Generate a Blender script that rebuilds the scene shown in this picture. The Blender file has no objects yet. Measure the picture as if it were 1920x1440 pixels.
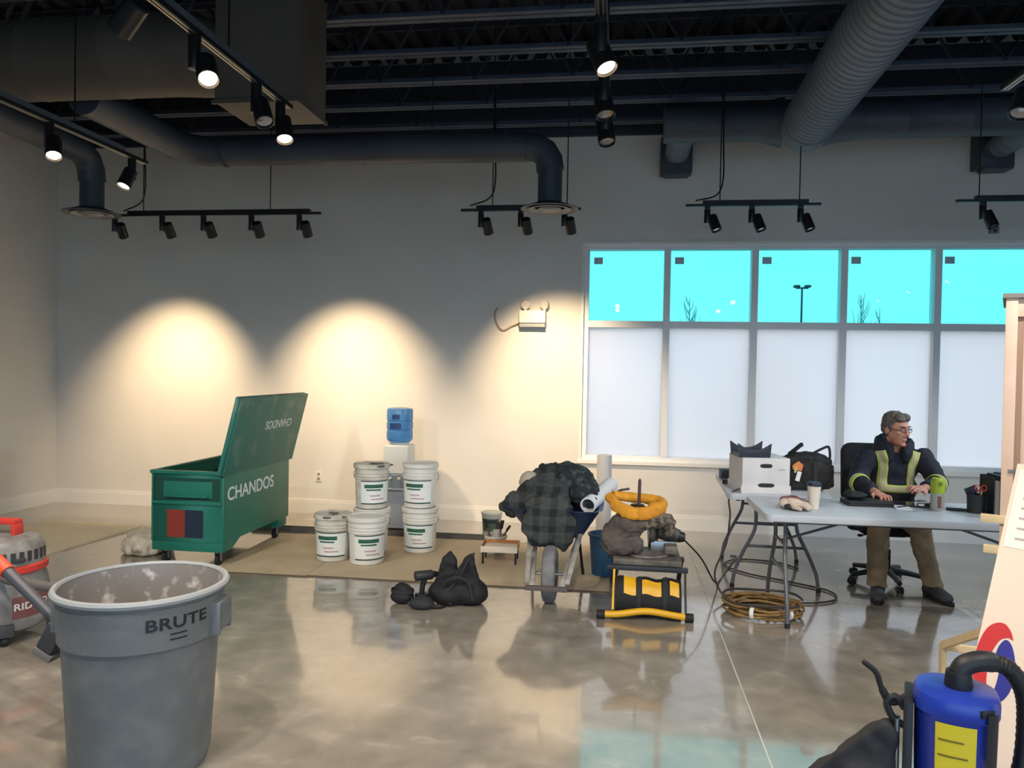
import bpy, bmesh, math, random
from mathutils import Vector, Matrix
R = math.radians
random.seed(11)
sc = bpy.context.scene
COL = sc.collection

# ------------------------------------------------------------------ camera
CAMH = 1.62
CAMROT = Matrix.Rotation(R(8.0), 4, 'Z') @ Matrix.Rotation(R(90 - 1.1), 4, 'X') @ Matrix.Rotation(R(1.03), 4, 'Z')
cd = bpy.data.cameras.new('camera')
cd.sensor_width = 36.0
cd.lens = 36.0 * 1436.0 / 1920.0
cd.clip_start = 0.05
cam = bpy.data.objects.new('camera', cd)
cam.matrix_world = Matrix.Translation((0, 0, CAMH)) @ CAMROT
COL.objects.link(cam)
sc.camera = cam

# ------------------------------------------------------------------ sky
w = bpy.data.worlds.new('sky')
sc.world = w
w.use_nodes = True
wn = w.node_tree.nodes
wl = w.node_tree.links
bg = wn['Background']
tc = wn.new('ShaderNodeTexCoord')
mp = wn.new('ShaderNodeMapping')
mp.inputs['Scale'].default_value = (2.0, 2.0, 14.0)
nz = wn.new('ShaderNodeTexNoise')
nz.inputs['Scale'].default_value = 2.2
nz.inputs['Detail'].default_value = 4
mx = wn.new('ShaderNodeMix')
mx.data_type = 'RGBA'
mx.inputs['A'].default_value = (0.44, 0.68, 1.00, 1)
mx.inputs['B'].default_value = (0.56, 0.77, 1.00, 1)
wl.new(tc.outputs['Generated'], mp.inputs['Vector'])
wl.new(mp.outputs['Vector'], nz.inputs['Vector'])
wl.new(nz.outputs['Fac'], mx.inputs['Factor'])
wl.new(mx.outputs['Result'], bg.inputs['Color'])
bg.inputs['Strength'].default_value = 4.5

# ------------------------------------------------------------------ picture
vs = sc.view_settings
vs.view_transform = 'Standard'
vs.look = 'None'
vs.gamma = 1.0
vs.exposure = 0.0
vs.use_curve_mapping = False
sc.cycles.use_denoising = True
sc.cycles.adaptive_threshold = 0.02
sc.cycles.max_bounces = 7
sc.cycles.diffuse_bounces = 4
sc.cycles.transparent_max_bounces = 16
sc.cycles.sample_clamp_indirect = 6.0

# ------------------------------------------------------------------ helpers
def lin(c):
    return tuple((x / 255 / 12.92) if x / 255 <= 0.04045 else ((x / 255 + 0.055) / 1.055) ** 2.4 for x in c)

_mats = {}
def mat(name, col, rough=0.5, metal=0.0, col2=None, scale=6.0, bump=0.0, spec=0.5, coat=0.0, emit=None, estr=0.0, detail=4.0, sharp=None, bscale=None):
    """a plain procedural material; col / col2 are sRGB 0-255, mixed by a noise"""
    if name in _mats:
        return _mats[name]
    m = bpy.data.materials.new(name)
    m.use_nodes = True
    nt = m.node_tree
    b = nt.nodes['Principled BSDF']
    b.inputs['Base Color'].default_value = lin(col) + (1,)
    b.inputs['Roughness'].default_value = rough
    b.inputs['Metallic'].default_value = metal
    b.inputs['Specular IOR Level'].default_value = spec
    b.inputs['Coat Weight'].default_value = coat
    if emit:
        b.inputs['Emission Color'].default_value = lin(emit) + (1,)
        b.inputs['Emission Strength'].default_value = estr
    if col2 or bump:
        t = nt.nodes.new('ShaderNodeTexCoord')
        n = nt.nodes.new('ShaderNodeTexNoise')
        n.inputs['Scale'].default_value = scale
        n.inputs['Detail'].default_value = detail
        nt.links.new(t.outputs['Object'], n.inputs['Vector'])
        if col2:
            rp = nt.nodes.new('ShaderNodeValToRGB')
            lo, hi = sharp or (0.35, 0.65)
            rp.color_ramp.elements[0].position = lo
            rp.color_ramp.elements[0].color = lin(col) + (1,)
            rp.color_ramp.elements[1].position = hi
            rp.color_ramp.elements[1].color = lin(col2) + (1,)
            nt.links.new(n.outputs['Fac'], rp.inputs['Fac'])
            nt.links.new(rp.outputs['Color'], b.inputs['Base Color'])
        if bump:
            n2 = n
            if bscale:
                n2 = nt.nodes.new('ShaderNodeTexNoise')
                n2.inputs['Scale'].default_value = bscale
                nt.links.new(t.outputs['Object'], n2.inputs['Vector'])
            bp = nt.nodes.new('ShaderNodeBump')
            bp.inputs['Strength'].default_value = bump
            bp.inputs['Distance'].default_value = 0.01
            nt.links.new(n2.outputs['Fac'], bp.inputs['Height'])
            nt.links.new(bp.outputs['Normal'], b.inputs['Normal'])
    _mats[name] = m
    return m

def frame(d, up=(0, 0, 1)):
    """matrix whose Z axis is d"""
    z = Vector(d).normalized()
    u = Vector(up)
    if abs(z.dot(u)) > 0.98:
        u = Vector((0, 1, 0))
    x = u.cross(z).normalized()
    y = z.cross(x)
    return Matrix((x, y, z)).transposed().to_4x4()

class MB:
    def __init__(s, origin=None):
        s.v = []
        s.f = []
        s.T = Matrix.Translation(-Vector(origin)) if origin is not None else Matrix()
    def add(s, vs, fs, M=None):
        o = len(s.v)
        T = s.T @ M if M is not None else s.T
        s.v += [T @ Vector(v) for v in vs]
        s.f += [[i + o for i in f] for f in fs]
        return s
    def box(s, c, d, M=None):
        x, y, z = d[0] / 2, d[1] / 2, d[2] / 2
        vs = [(a, b, e) for a in (-x, x) for b in (-y, y) for e in (-z, z)]
        fs = [(0, 1, 3, 2), (4, 6, 7, 5), (0, 4, 5, 1), (2, 3, 7, 6), (0, 2, 6, 4), (1, 5, 7, 3)]
        MM = Matrix.Translation(c)
        if M is not None:
            MM = MM @ M.to_4x4()
        return s.add(vs, fs, MM)
    def bx(s, x0, x1, y0, y1, z0, z1):
        return s.box(((x0 + x1) / 2, (y0 + y1) / 2, (z0 + z1) / 2), (x1 - x0, y1 - y0, z1 - z0))
    def bar(s, p, q, a, b, up=(0, 0, 1)):
        p, q = Vector(p), Vector(q)
        return s.box((p + q) / 2, (a, b, (q - p).length), frame(q - p, up))
    def lathe(s, prof, n=24, M=None, a0=0.0, a1=2 * math.pi, cap=False):
        full = abs(a1 - a0 - 2 * math.pi) < 1e-6
        k = n if full else n + 1
        vs, fs = [], []
        for r, z in prof:
            for i in range(k):
                a = a0 + (a1 - a0) * i / n
                vs.append((r * math.cos(a), r * math.sin(a), z))
        for j in range(len(prof) - 1):
            for i in range(n):
                i2 = (i + 1) % k
                fs.append((j * k + i, j * k + i2, (j + 1) * k + i2, (j + 1) * k + i))
        if full and cap:
            if prof[0][0] > 1e-6:
                fs.append(tuple(range(k))[::-1])
            if prof[-1][0] > 1e-6:
                fs.append(tuple((len(prof) - 1) * k + i for i in range(k)))
        return s.add(vs, fs, M)
    def cyl(s, p, q, r, r2=None, n=16):
        p, q = Vector(p), Vector(q)
        return s.lathe([(r, 0), (r if r2 is None else r2, (q - p).length)], n, Matrix.Translation(p) @ frame(q - p), cap=True)
    def tube(s, pts, r, n=8, closed=False):
        pts = [Vector(p) for p in pts]
        m = len(pts)
        rs = r if isinstance(r, (list, tuple)) else [r] * m
        vs, fs = [], []
        x = None
        for i in range(m):
            if closed:
                t = pts[(i + 1) % m] - pts[i - 1]
            else:
                t = pts[min(i + 1, m - 1)] - pts[max(i - 1, 0)]
            t.normalize()
            if x is None:
                x = (Vector((0, 0, 1)) if abs(t.z) < 0.9 else Vector((1, 0, 0))).cross(t).normalized()
            else:
                x = (x - t * x.dot(t)).normalized()
            y = t.cross(x)
            for j in range(n):
                a = 2 * math.pi * j / n
                vs.append(pts[i] + (x * math.cos(a) + y * math.sin(a)) * rs[i])
        for i in range(m if closed else m - 1):
            i2 = (i + 1) % m
            for j in range(n):
                j2 = (j + 1) % n
                fs.append((i * n + j, i * n + j2, i2 * n + j2, i2 * n + j))
        if not closed:
            fs.append(tuple(range(n))[::-1])
            fs.append(tuple((m - 1) * n + j for j in range(n)))
        return s.add(vs, fs)
    def ell(s, c, r, M=None, n=20, k=12):
        r = (r, r, r) if isinstance(r, (int, float)) else r
        vs, fs = [(0, 0, -r[2])], []
        for j in range(1, k):
            t = -math.pi / 2 + math.pi * j / k
            for i in range(n):
                a = 2 * math.pi * i / n
                vs.append((r[0] * math.cos(t) * math.cos(a), r[1] * math.cos(t) * math.sin(a), r[2] * math.sin(t)))
        vs.append((0, 0, r[2]))
        for i in range(n):
            i2 = (i + 1) % n
            fs.append((0, 1 + i2, 1 + i))
            for j in range(k - 2):
                fs.append((1 + j * n + i, 1 + j * n + i2, 1 + (j + 1) * n + i2, 1 + (j + 1) * n + i))
            fs.append((len(vs) - 1, 1 + (k - 2) * n + i, 1 + (k - 2) * n + i2))
        MM = Matrix.Translation(c)
        if M is not None:
            MM = MM @ M.to_4x4()
        return s.add(vs, fs, MM)
    def prism(s, pts, h, M=None):
        n = len(pts)
        a = sum(pts[i][0] * pts[(i + 1) % n][1] - pts[(i + 1) % n][0] * pts[i][1] for i in range(n))
        if a < 0:
            pts = pts[::-1]
        vs = [(x, y, 0) for x, y in pts] + [(x, y, h) for x, y in pts]
        fs = [tuple(range(n))[::-1], tuple(range(n, 2 * n))]
        fs += [(i, (i + 1) % n, n + (i + 1) % n, n + i) for i in range(n)]
        return s.add(vs, fs, M)
    def grid(s, fn, nu, nv, closed_u=False):
        vs, fs = [], []
        ku = nu if closed_u else nu + 1
        for j in range(nv + 1):
            for i in range(ku):
                vs.append(fn(i / nu, j / nv))
        for j in range(nv):
            for i in range(nu):
                i2 = (i + 1) % ku
                fs.append((j * ku + i, j * ku + i2, (j + 1) * ku + i2, (j + 1) * ku + i))
        return s.add(vs, fs)
    def mesh(s, name, bev=0.0, seg=2, angle=35, smooth=True):
        me = bpy.data.meshes.new(name)
        me.from_pydata([tuple(v) for v in s.v], [], s.f)
        if bev:
            bm = bmesh.new()
            bm.from_mesh(me)
            bmesh.ops.remove_doubles(bm, verts=bm.verts, dist=1e-6)
            es = [e for e in bm.edges if len(e.link_faces) == 2 and e.calc_face_angle(0) > R(30)]
            bmesh.ops.bevel(bm, geom=es, offset=bev, segments=seg, profile=0.6, affect='EDGES', clamp_overlap=True)
            bm.to_mesh(me)
            bm.free()
        me.validate()
        if smooth:
            me.polygons.foreach_set('use_smooth', [True] * len(me.polygons))
            me.set_sharp_from_angle(angle=R(angle))
        me.update()
        return me
    def build(s, name, m, par=None, bev=0.0, seg=2, angle=35, smooth=True, label=None):
        me = s.mesh(name, bev, seg, angle, smooth)
        o = bpy.data.objects.new(name, me)
        me.materials.append(m)
        COL.objects.link(o)
        if par is not None:
            o.parent = par
        if label:
            o['label'] = label
        return o
    def fuse(s, name, m, par=None, vox=0.01, it=6, disp=0.0, dsize=0.1, label=None, mid=0.5):
        """union of everything collected as ONE continuous skin"""
        o = s.build(name, m, None, smooth=False)
        rm = o.modifiers.new('skin', 'REMESH')
        rm.mode = 'VOXEL'
        rm.voxel_size = vox
        if it:
            sm = o.modifiers.new('soft', 'SMOOTH')
            sm.factor = 0.5
            sm.iterations = it
        if disp:
            tx = bpy.data.textures.new(name + '_folds', 'CLOUDS')
            tx.noise_scale = dsize
            dm = o.modifiers.new('folds', 'DISPLACE')
            dm.texture = tx
            dm.texture_coords = 'LOCAL'
            dm.strength = disp
            dm.mid_level = mid
        return bake(o, par, label)

def bake(o, par=None, label=None):
    dg = bpy.context.evaluated_depsgraph_get()
    me = bpy.data.meshes.new_from_object(o.evaluated_get(dg))
    old = o.data
    o.modifiers.clear()
    o.data = me
    me.name = old.name
    bpy.data.meshes.remove(old)
    me.polygons.foreach_set('use_smooth', [True] * len(me.polygons))
    if par is not None:
        o.parent = par
    if label:
        o['label'] = label
    return o

def tag(o, label, cat, group=None, kind=None):
    o['label'] = label
    o['category'] = cat
    if group:
        o['group'] = group
    if kind:
        o['kind'] = kind
    return o

def thing(name, label, cat, loc=(0, 0, 0), rz=0.0, group=None):
    o = bpy.data.objects.new(name, None)
    o.empty_display_size = 0.1
    o.location = loc
    o.rotation_euler = (0, 0, rz)
    COL.objects.link(o)
    return tag(o, label, cat, group)

def struct(name, mb, m, par=None, bev=0.0, label=None, cat=None, smooth=False):
    o = mb.build(name, m, par, bev=bev, smooth=smooth)
    if par is None:
        o['kind'] = 'structure'
        if label:
            o['label'] = label
        if cat:
            o['category'] = cat
    return o

def piece(name, me, m, par, loc=(0, 0, 0), rot=None):
    """an object that shares mesh data"""
    if not me.materials:
        me.materials.append(m)
    o = bpy.data.objects.new(name, me)
    COL.objects.link(o)
    o.parent = par
    M = Matrix.Translation(loc)
    if rot is not None:
        M = M @ rot.to_4x4()
    o.matrix_local = M
    return o

def text(name, string, size, m, par, M, depth=0.001, bend=None, sx=1.0, flip=False, space=1.0, bold=0.0):
    """flat lettering lying in the XY plane of M, centred; bend = radius of the cylinder it wraps"""
    cu = bpy.data.curves.new(name, 'FONT')
    cu.body = string
    cu.size = size
    cu.extrude = depth
    cu.align_x = 'CENTER'
    cu.align_y = 'CENTER'
    cu.space_character = space
    cu.offset = bold
    o = bpy.data.objects.new(name, cu)
    COL.objects.link(o)
    dg = bpy.context.evaluated_depsgraph_get()
    me = bpy.data.meshes.new_from_object(o.evaluated_get(dg))
    bpy.data.objects.remove(o)
    for v in me.vertices:
        p = v.co.copy()
        p.x *= sx
        if flip:
            p.x, p.y = -p.x, -p.y
        if bend:
            a = p.x / bend
            rr = bend + p.z
            p = Vector((rr * math.sin(a), p.y, rr * math.cos(a) - bend))
        v.co = M @ p
    me.materials.clear()
    me.materials.append(m)
    o = bpy.data.objects.new(name, me)
    COL.objects.link(o)
    o.parent = par
    return o

def smoothpath(pts, k=6):
    """Catmull-Rom through the points"""
    pts = [Vector(p) for p in pts]
    q = [pts[0] * 2 - pts[1]] + pts + [pts[-1] * 2 - pts[-2]]
    out = []
    for i in range(1, len(q) - 2):
        p0, p1, p2, p3 = q[i - 1:i + 3]
        for j in range(k):
            t = j / k
            out.append(0.5 * ((2 * p1) + (p2 - p0) * t + (2 * p0 - 5 * p1 + 4 * p2 - p3) * t * t + (3 * p1 - p0 - 3 * p2 + p3) * t ** 3))
    out.append(pts[-1])
    return out

def elbow(a, b, c, r, k=6):
    """points rounding the corner a-b-c with radius-like offset r"""
    a, b, c = Vector(a), Vector(b), Vector(c)
    p = b + (a - b).normalized() * r
    q = b + (c - b).normalized() * r
    return [p * (1 - t) ** 2 + b * 2 * t * (1 - t) + q * t * t for t in [i / k for i in range(k + 1)]]
# ------------------------------------------------------------------ setting
XL, XR, YB, YR, ZC = -6.42, 10.0, 8.0, -4.5, 4.86

def concrete():
    m = bpy.data.materials.new('polished_concrete')
    m.use_nodes = True
    nt = m.node_tree
    N, L = nt.nodes, nt.links
    b = N['Principled BSDF']
    t = N.new('ShaderNodeTexCoord')
    def noise(sc_, det, dist=0.0):
        n = N.new('ShaderNodeTexNoise')
        n.inputs['Scale'].default_value = sc_
        n.inputs['Detail'].default_value = det
        n.inputs['Distortion'].default_value = dist
        L.new(t.outputs['Object'], n.inputs['Vector'])
        return n
    n1, n2, n3 = noise(1.1, 7, 0.25), noise(5.5, 9, 0.35), noise(60, 3)
    mm = N.new('ShaderNodeMath'); mm.operation = 'MULTIPLY_ADD'
    mm.inputs[1].default_value = 0.55
    L.new(n1.outputs['Fac'], mm.inputs[0])
    s2 = N.new('ShaderNodeMath'); s2.operation = 'MULTIPLY'; s2.inputs[1].default_value = 0.45
    L.new(n2.outputs['Fac'], s2.inputs[0])
    L.new(s2.outputs[0], mm.inputs[2])
    rp = N.new('ShaderNodeValToRGB')
    e = rp.color_ramp.elements
    e[0].position, e[0].color = 0.36, lin((124, 117, 106)) + (1,)
    e[1].position, e[1].color = 0.64, lin((162, 153, 140)) + (1,)
    L.new(mm.outputs[0], rp.inputs['Fac'])
    # pale dusty scuffs
    rs = N.new('ShaderNodeValToRGB')
    rs.color_ramp.elements[0].position = 0.60
    rs.color_ramp.elements[1].position = 0.72
    L.new(n2.outputs['Fac'], rs.inputs['Fac'])
    mx = N.new('ShaderNodeMix'); mx.data_type = 'RGBA'
    mx.inputs['B'].default_value = lin((184, 174, 158)) + (1,)
    f = N.new('ShaderNodeMath'); f.operation = 'MULTIPLY'; f.inputs[1].default_value = 0.45
    L.new(rs.outputs['Color'], f.inputs[0])
    L.new(f.outputs[0], mx.inputs['Factor'])
    L.new(rp.outputs['Color'], mx.inputs['A'])
    L.new(mx.outputs['Result'], b.inputs['Base Color'])
    mr = N.new('ShaderNodeMapRange')
    mr.inputs['From Min'].default_value = 0.35
    mr.inputs['From Max'].default_value = 0.75
    mr.inputs['To Min'].default_value = 0.12
    mr.inputs['To Max'].default_value = 0.22
    L.new(n2.outputs['Fac'], mr.inputs['Value'])
    L.new(mr.outputs['Result'], b.inputs['Roughness'])
    b.inputs['IOR'].default_value = 1.65
    b.inputs['Coat Weight'].default_value = 0.8
    b.inputs['Coat Roughness'].default_value = 0.045
    bp = N.new('ShaderNodeBump')
    bp.inputs['Strength'].default_value = 0.05
    bp.inputs['Distance'].default_value = 0.004
    L.new(n3.outputs['Fac'], bp.inputs['Height'])
    L.new(bp.outputs['Normal'], b.inputs['Normal'])
    return m

M_FLOOR = concrete()
M_WALL = mat('wall_paint', (222, 218, 210), 0.75, col2=(216, 212, 204), scale=1.5, bump=0.03, bscale=90)
M_TRIM = mat('trim_paint', (232, 229, 222), 0.45)
M_DARKSTEEL = mat('charcoal_ceiling_paint', (44, 50, 62), 0.6, col2=(36, 42, 54), scale=3)
M_DECK = mat('dark_deck_paint', (24, 28, 38), 0.7)
M_CHORD = mat('lit_joist_grey', (78, 84, 98), 0.55, col2=(68, 74, 88), scale=4)  # joist paint lightened for the bottom chords, as if lit from below
M_WEB = mat('shaded_joist_grey', (42, 47, 58), 0.6)  # same paint darkened with shade for webs and top chords
M_ALU = mat('white_aluminium', (232, 233, 234), 0.5, 0.0)

# floor with one sawn joint
JX = 0.655
fl = MB()
fl.bx(XL - 0.2, JX - 0.004, YR - 0.2, YB + 0.2, -0.15, 0)
fl.bx(JX + 0.004, XR + 0.2, YR - 0.2, YB + 0.2, -0.15, 0)
floor = struct('floor', fl, M_FLOOR, label='polished grey concrete floor with a sawn joint', cat='floor')
struct('joint_filler', MB().bx(JX - 0.0045, JX + 0.0045, YR, YB, -0.02, -0.0008), mat('pale_joint_sealant', (190, 186, 176), 0.4), floor)

# back wall with the window opening
WX = [-0.385, 0.463, 1.333, 2.192, 3.068, 3.94, 4.82]
WZ0, WZT, WZ1 = 0.69, 2.108, 2.93
wb = MB()
wb.bx(XL - 0.2, WX[0], YB, YB + 0.2, 0, ZC + 0.1)
wb.bx(WX[-1], XR + 0.2, YB, YB + 0.2, 0, ZC + 0.1)
wb.bx(WX[0], WX[-1], YB, YB + 0.2, 0, WZ0)
wb.bx(WX[0], WX[-1], YB, YB + 0.2, WZ1, ZC + 0.1)
struct('wall_back', wb, M_WALL, label='white painted back wall with a window band', cat='wall')
struct('wall_left', MB().bx(XL - 0.2, XL, YR - 0.2, YB, 0, ZC + 0.1), M_WALL, label='white painted left wall', cat='wall')
struct('wall_right', MB().bx(XR, XR + 0.2, YR - 0.2, YB, 0, ZC + 0.1), M_WALL, label='white painted right wall', cat='wall')
# front wall of the shop behind the photographer: storefront glazing
RX = [-3.1, -1.0, 1.1, 3.2, 5.3, 7.4, 9.5]
RZ0, RZ1 = 0.12, 2.9
wr = MB()
wr.bx(XL - 0.2, RX[0], YR - 0.2, YR, 0, ZC + 0.1)
wr.bx(RX[-1], XR + 0.2, YR - 0.2, YR, 0, ZC + 0.1)
wr.bx(RX[0], RX[-1], YR - 0.2, YR, 0, RZ0)
wr.bx(RX[0], RX[-1], YR - 0.2, YR, RZ1, ZC + 0.1)
struct('wall_front', wr, M_WALL, label='white shop front wall behind the camera', cat='wall')

bb = MB()
bb.bx(XL, XR, YB - 0.014, YB, 0, 0.13)
bb.bx(XL, XR, YB - 0.009, YB, 0.13, 0.155)
struct('baseboard_back', bb, M_TRIM, label='white baseboard along the back wall', cat='baseboard')
bb = MB()
bb.bx(XL, XL + 0.014, YR, YB - 0.014, 0, 0.13)
bb.bx(XL, XL + 0.009, YR, YB - 0.014, 0.13, 0.155)
struct('baseboard_left', bb, M_TRIM, label='white baseboard along the left wall', cat='baseboard')

# dark steel ledgers where the walls meet the open ceiling
struct('trim_1', MB().bx(XL + 0.06, XR, YB - 0.05, YB, 4.04, ZC - 0.03), M_DARKSTEEL, label='dark painted steel ledger on the back wall', cat='beam')
struct('trim_2', MB().bx(XL, XL + 0.05, YR, YB, 4.04, ZC - 0.03), M_DARKSTEEL, label='dark painted steel ledger on the left wall', cat='beam')

# ceiling: corrugated deck, ribs along Y
dk = MB()
prof = []
x = XL - 0.1
while x < XR + 0.1:
    prof += [(x, 0.0), (x + 0.09, 0.0), (x + 0.12, 0.06), (x + 0.17, 0.06)]
    x += 0.2
vs_, fs_ = [], []
for (px_, pz) in prof:
    vs_ += [(px_, YR - 0.1, ZC + pz), (px_, YB + 0.1, ZC + pz)]
for i in range(len(prof) - 1):
    fs_.append((2 * i, 2 * i + 1, 2 * i + 3, 2 * i + 2))
dk.add(vs_, fs_)
dk.bx(XL - 0.2, XR + 0.2, YR - 0.2, YB + 0.2, ZC + 0.1, ZC + 0.2)
struct('ceiling', dk, M_DECK, label='dark corrugated steel roof deck', cat='ceiling')

# open-web joists along X
def joist(y, first, webs):
    o = bpy.data.objects.new('ceiling_joist', None)
    o.location = (XL, y, 4.07)
    COL.objects.link(o)
    o['kind'] = 'structure'
    o['label'] = 'dark open-web steel roof joist spanning the room'
    L_ = XR - XL
    if not joist.me:
        a = MB()
        a.bx(0.06, L_, -0.055, -0.008, 0, 0.008)
        a.bx(0.06, L_, 0.008, 0.055, 0, 0.008)
        a.bx(0.06, L_, -0.016, -0.008, 0.008, 0.05)
        a.bx(0.06, L_, 0.008, 0.016, 0.008, 0.05)
        joist.me['b'] = a.mesh('bottom_chord', smooth=False)
        t = MB()
        t.bx(0.06, L_, -0.055, -0.008, 0.772, 0.78)
        t.bx(0.06, L_, 0.008, 0.055, 0.772, 0.78)
        t.bx(0.06, L_, -0.016, 0.016, 0.73, 0.772)
        joist.me['t'] = t.mesh('top_chord', smooth=False)
        joist.me['u'] = MB().bar((0, 0, 0.02), (0.42, 0, 0.755), 0.012, 0.045, (0, 1, 0)).mesh('web', smooth=False)
        joist.me['d'] = MB().bar((0.42, 0, 0.755), (0.84, 0, 0.02), 0.012, 0.045, (0, 1, 0)).mesh('web', smooth=False)
    piece('bottom_chord', joist.me['b'], M_CHORD, o)
    piece('top_chord', joist.me['t'], M_WEB, o)
    if webs:
        k = 0
        while 0.1 + 0.84 * (k + 1) < L_ - 0.2 and k < 15:
            piece('web', joist.me['u'], M_WEB, o, (0.1 + 0.84 * k, 0, 0))
            piece('web', joist.me['d'], M_WEB, o, (0.1 + 0.84 * k, 0, 0))
            k += 1
joist.me = {}
for k in range(-3, 12):
    y = 7.68 - 0.596 * k
    if y < 7.9:
        joist(y, k == 0, y > 3.2)

# the window band
def frosted():
    m = bpy.data.materials.new('frosted_film')
    m.use_nodes = True
    N, L = m.node_tree.nodes, m.node_tree.links
    N.remove(N['Principled BSDF'])
    o = N['Material Output']
    tr = N.new('ShaderNodeBsdfTranslucent'); tr.inputs['Color'].default_value = (0.74, 0.65, 0.59, 1)
    df = N.new('ShaderNodeBsdfDiffuse'); df.inputs['Color'].default_value = (0.8, 0.79, 0.78, 1)
    gl = N.new('ShaderNodeBsdfGlossy'); gl.inputs['Roughness'].default_value = 0.25
    gl.inputs['Color'].default_value = (1, 1, 1, 1)
    a = N.new('ShaderNodeMixShader'); a.inputs[0].default_value = 0.12
    b = N.new('ShaderNodeMixShader'); b.inputs[0].default_value = 0.05
    L.new(tr.outputs[0], a.inputs[1]); L.new(df.outputs[0], a.inputs[2])
    L.new(a.outputs[0], b.inputs[1]); L.new(gl.outputs[0], b.inputs[2])
    L.new(b.outputs[0], o.inputs['Surface'])
    return m
def clear_glass(name, tint, refl):
    m = bpy.data.materials.new(name)
    m.use_nodes = True
    N, L = m.node_tree.nodes, m.node_tree.links
    N.remove(N['Principled BSDF'])
    o = N['Material Output']
    tr = N.new('ShaderNodeBsdfTransparent'); tr.inputs['Color'].default_value = tint + (1,)
    gl = N.new('ShaderNodeBsdfGlossy'); gl.inputs['Roughness'].default_value = 0.0
    lw = N.new('ShaderNodeFresnel'); lw.inputs['IOR'].default_value = refl
    a = N.new('ShaderNodeMixShader')
    L.new(lw.outputs[0], a.inputs[0])
    L.new(tr.outputs[0], a.inputs[1]); L.new(gl.outputs[0], a.inputs[2])
    L.new(a.outputs[0], o.inputs['Surface'])
    return m
M_FROST = frosted()
M_TINT = clear_glass('tinted_glass', (0.085, 0.35, 0.285), 1.7)
M_CLEAR = clear_glass('storefront_glass', (0.9, 0.95, 0.94), 1.45)
M_STICK = mat('grey_glazing_sticker', (176, 190, 200), 0.6)

win = bpy.data.objects.new('window_1', None)
win.location = (WX[0], YB, WZ0)
COL.objects.link(win)
win['kind'] = 'structure'
win['label'] = 'aluminium window band, clear upper panes, frosted lower panes'
wo = (WX[0], YB, WZ0)
fr = MB(wo)
fr.bx(WX[0], WX[-1], YB + 0.02, YB + 0.14, WZ0, WZ0 + 0.05)
fr.bx(WX[0], WX[-1], YB + 0.02, YB + 0.14, WZ1 - 0.05, WZ1)
fr.bx(WX[0], WX[0] + 0.05, YB + 0.02, YB + 0.14, WZ0 + 0.05, WZ1 - 0.05)
fr.bx(WX[-1] - 0.05, WX[-1], YB + 0.02, YB + 0.14, WZ0 + 0.05, WZ1 - 0.05)
struct('window_frame', fr, M_ALU, win)
for x in WX[1:-1]:
    struct('mullion', MB(wo).bx(x - 0.032, x + 0.032, YB + 0.015, YB + 0.14, WZ0 + 0.05, WZ1 - 0.05), M_ALU, win)
for a, b in zip(WX[:-1], WX[1:]):
    a2 = a + (0.05 if a == WX[0] else 0.032)
    b2 = b - (0.05 if b == WX[-1] else 0.032)
    struct('transom', MB(wo).bx(a2, b2, YB + 0.02, YB + 0.14, WZT - 0.034, WZT + 0.034), M_ALU, win)
    struct('frosted_pane', MB(wo).bx(a2, b2, YB + 0.078, YB + 0.084, WZ0 + 0.05, WZT - 0.034), M_FROST, win)
    p = struct('clear_pane', MB(wo).add([(a2, YB + 0.08, WZT + 0.034), (b2, YB + 0.08, WZT + 0.034), (b2, YB + 0.08, WZ1 - 0.05), (a2, YB + 0.08, WZ1 - 0.05)], [(0, 1, 2, 3)]), M_TINT, win)
    struct('glazing_sticker', MB(wo).bx(a2 + 0.045, a2 + 0.135, YB + 0.077, YB + 0.0785, WZ1 - 0.195, WZ1 - 0.125), M_STICK, p)
sl = MB(wo)
sl.bx(WX[0] - 0.04, WX[-1] + 0.04, YB - 0.03, YB + 0.02, WZ0 - 0.035, WZ0 + 0.004)
struct('window_sill', sl, M_TRIM, win, bev=0.004)
cs = MB(wo)
cs.bx(WX[0] - 0.025, WX[0], YB - 0.008, YB + 0.02, WZ0, WZ1)
cs.bx(WX[0] - 0.025, WX[-1] + 0.025, YB - 0.008, YB + 0.02, WZ1, WZ1 + 0.025)
struct('window_casing', cs, M_TRIM, win)

# storefront behind the camera
w2 = bpy.data.objects.new('window_2', None)
w2.location = (RX[0], YR, RZ0)
COL.objects.link(w2)
w2['kind'] = 'structure'
w2['label'] = 'storefront glazing behind the camera'
ro = (RX[0], YR, RZ0)
for x in RX:
    struct('mullion', MB(ro).bx(x - 0.04, x + 0.04, YR - 0.12, YR, RZ0, RZ1), M_ALU, w2)
for a, b in zip(RX[:-1], RX[1:]):
    struct('transom', MB(ro).bx(a + 0.04, b - 0.04, YR - 0.12, YR, 2.2, 2.26), M_ALU, w2)
    for z0, z1 in ((RZ0, 2.2), (2.26, RZ1)):
        struct('pane', MB(ro).add([(a + 0.04, YR - 0.06, z0), (b - 0.04, YR - 0.06, z0), (b - 0.04, YR - 0.06, z1), (a + 0.04, YR - 0.06, z1)], [(0, 3, 2, 1)]), M_CLEAR, w2)

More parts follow.
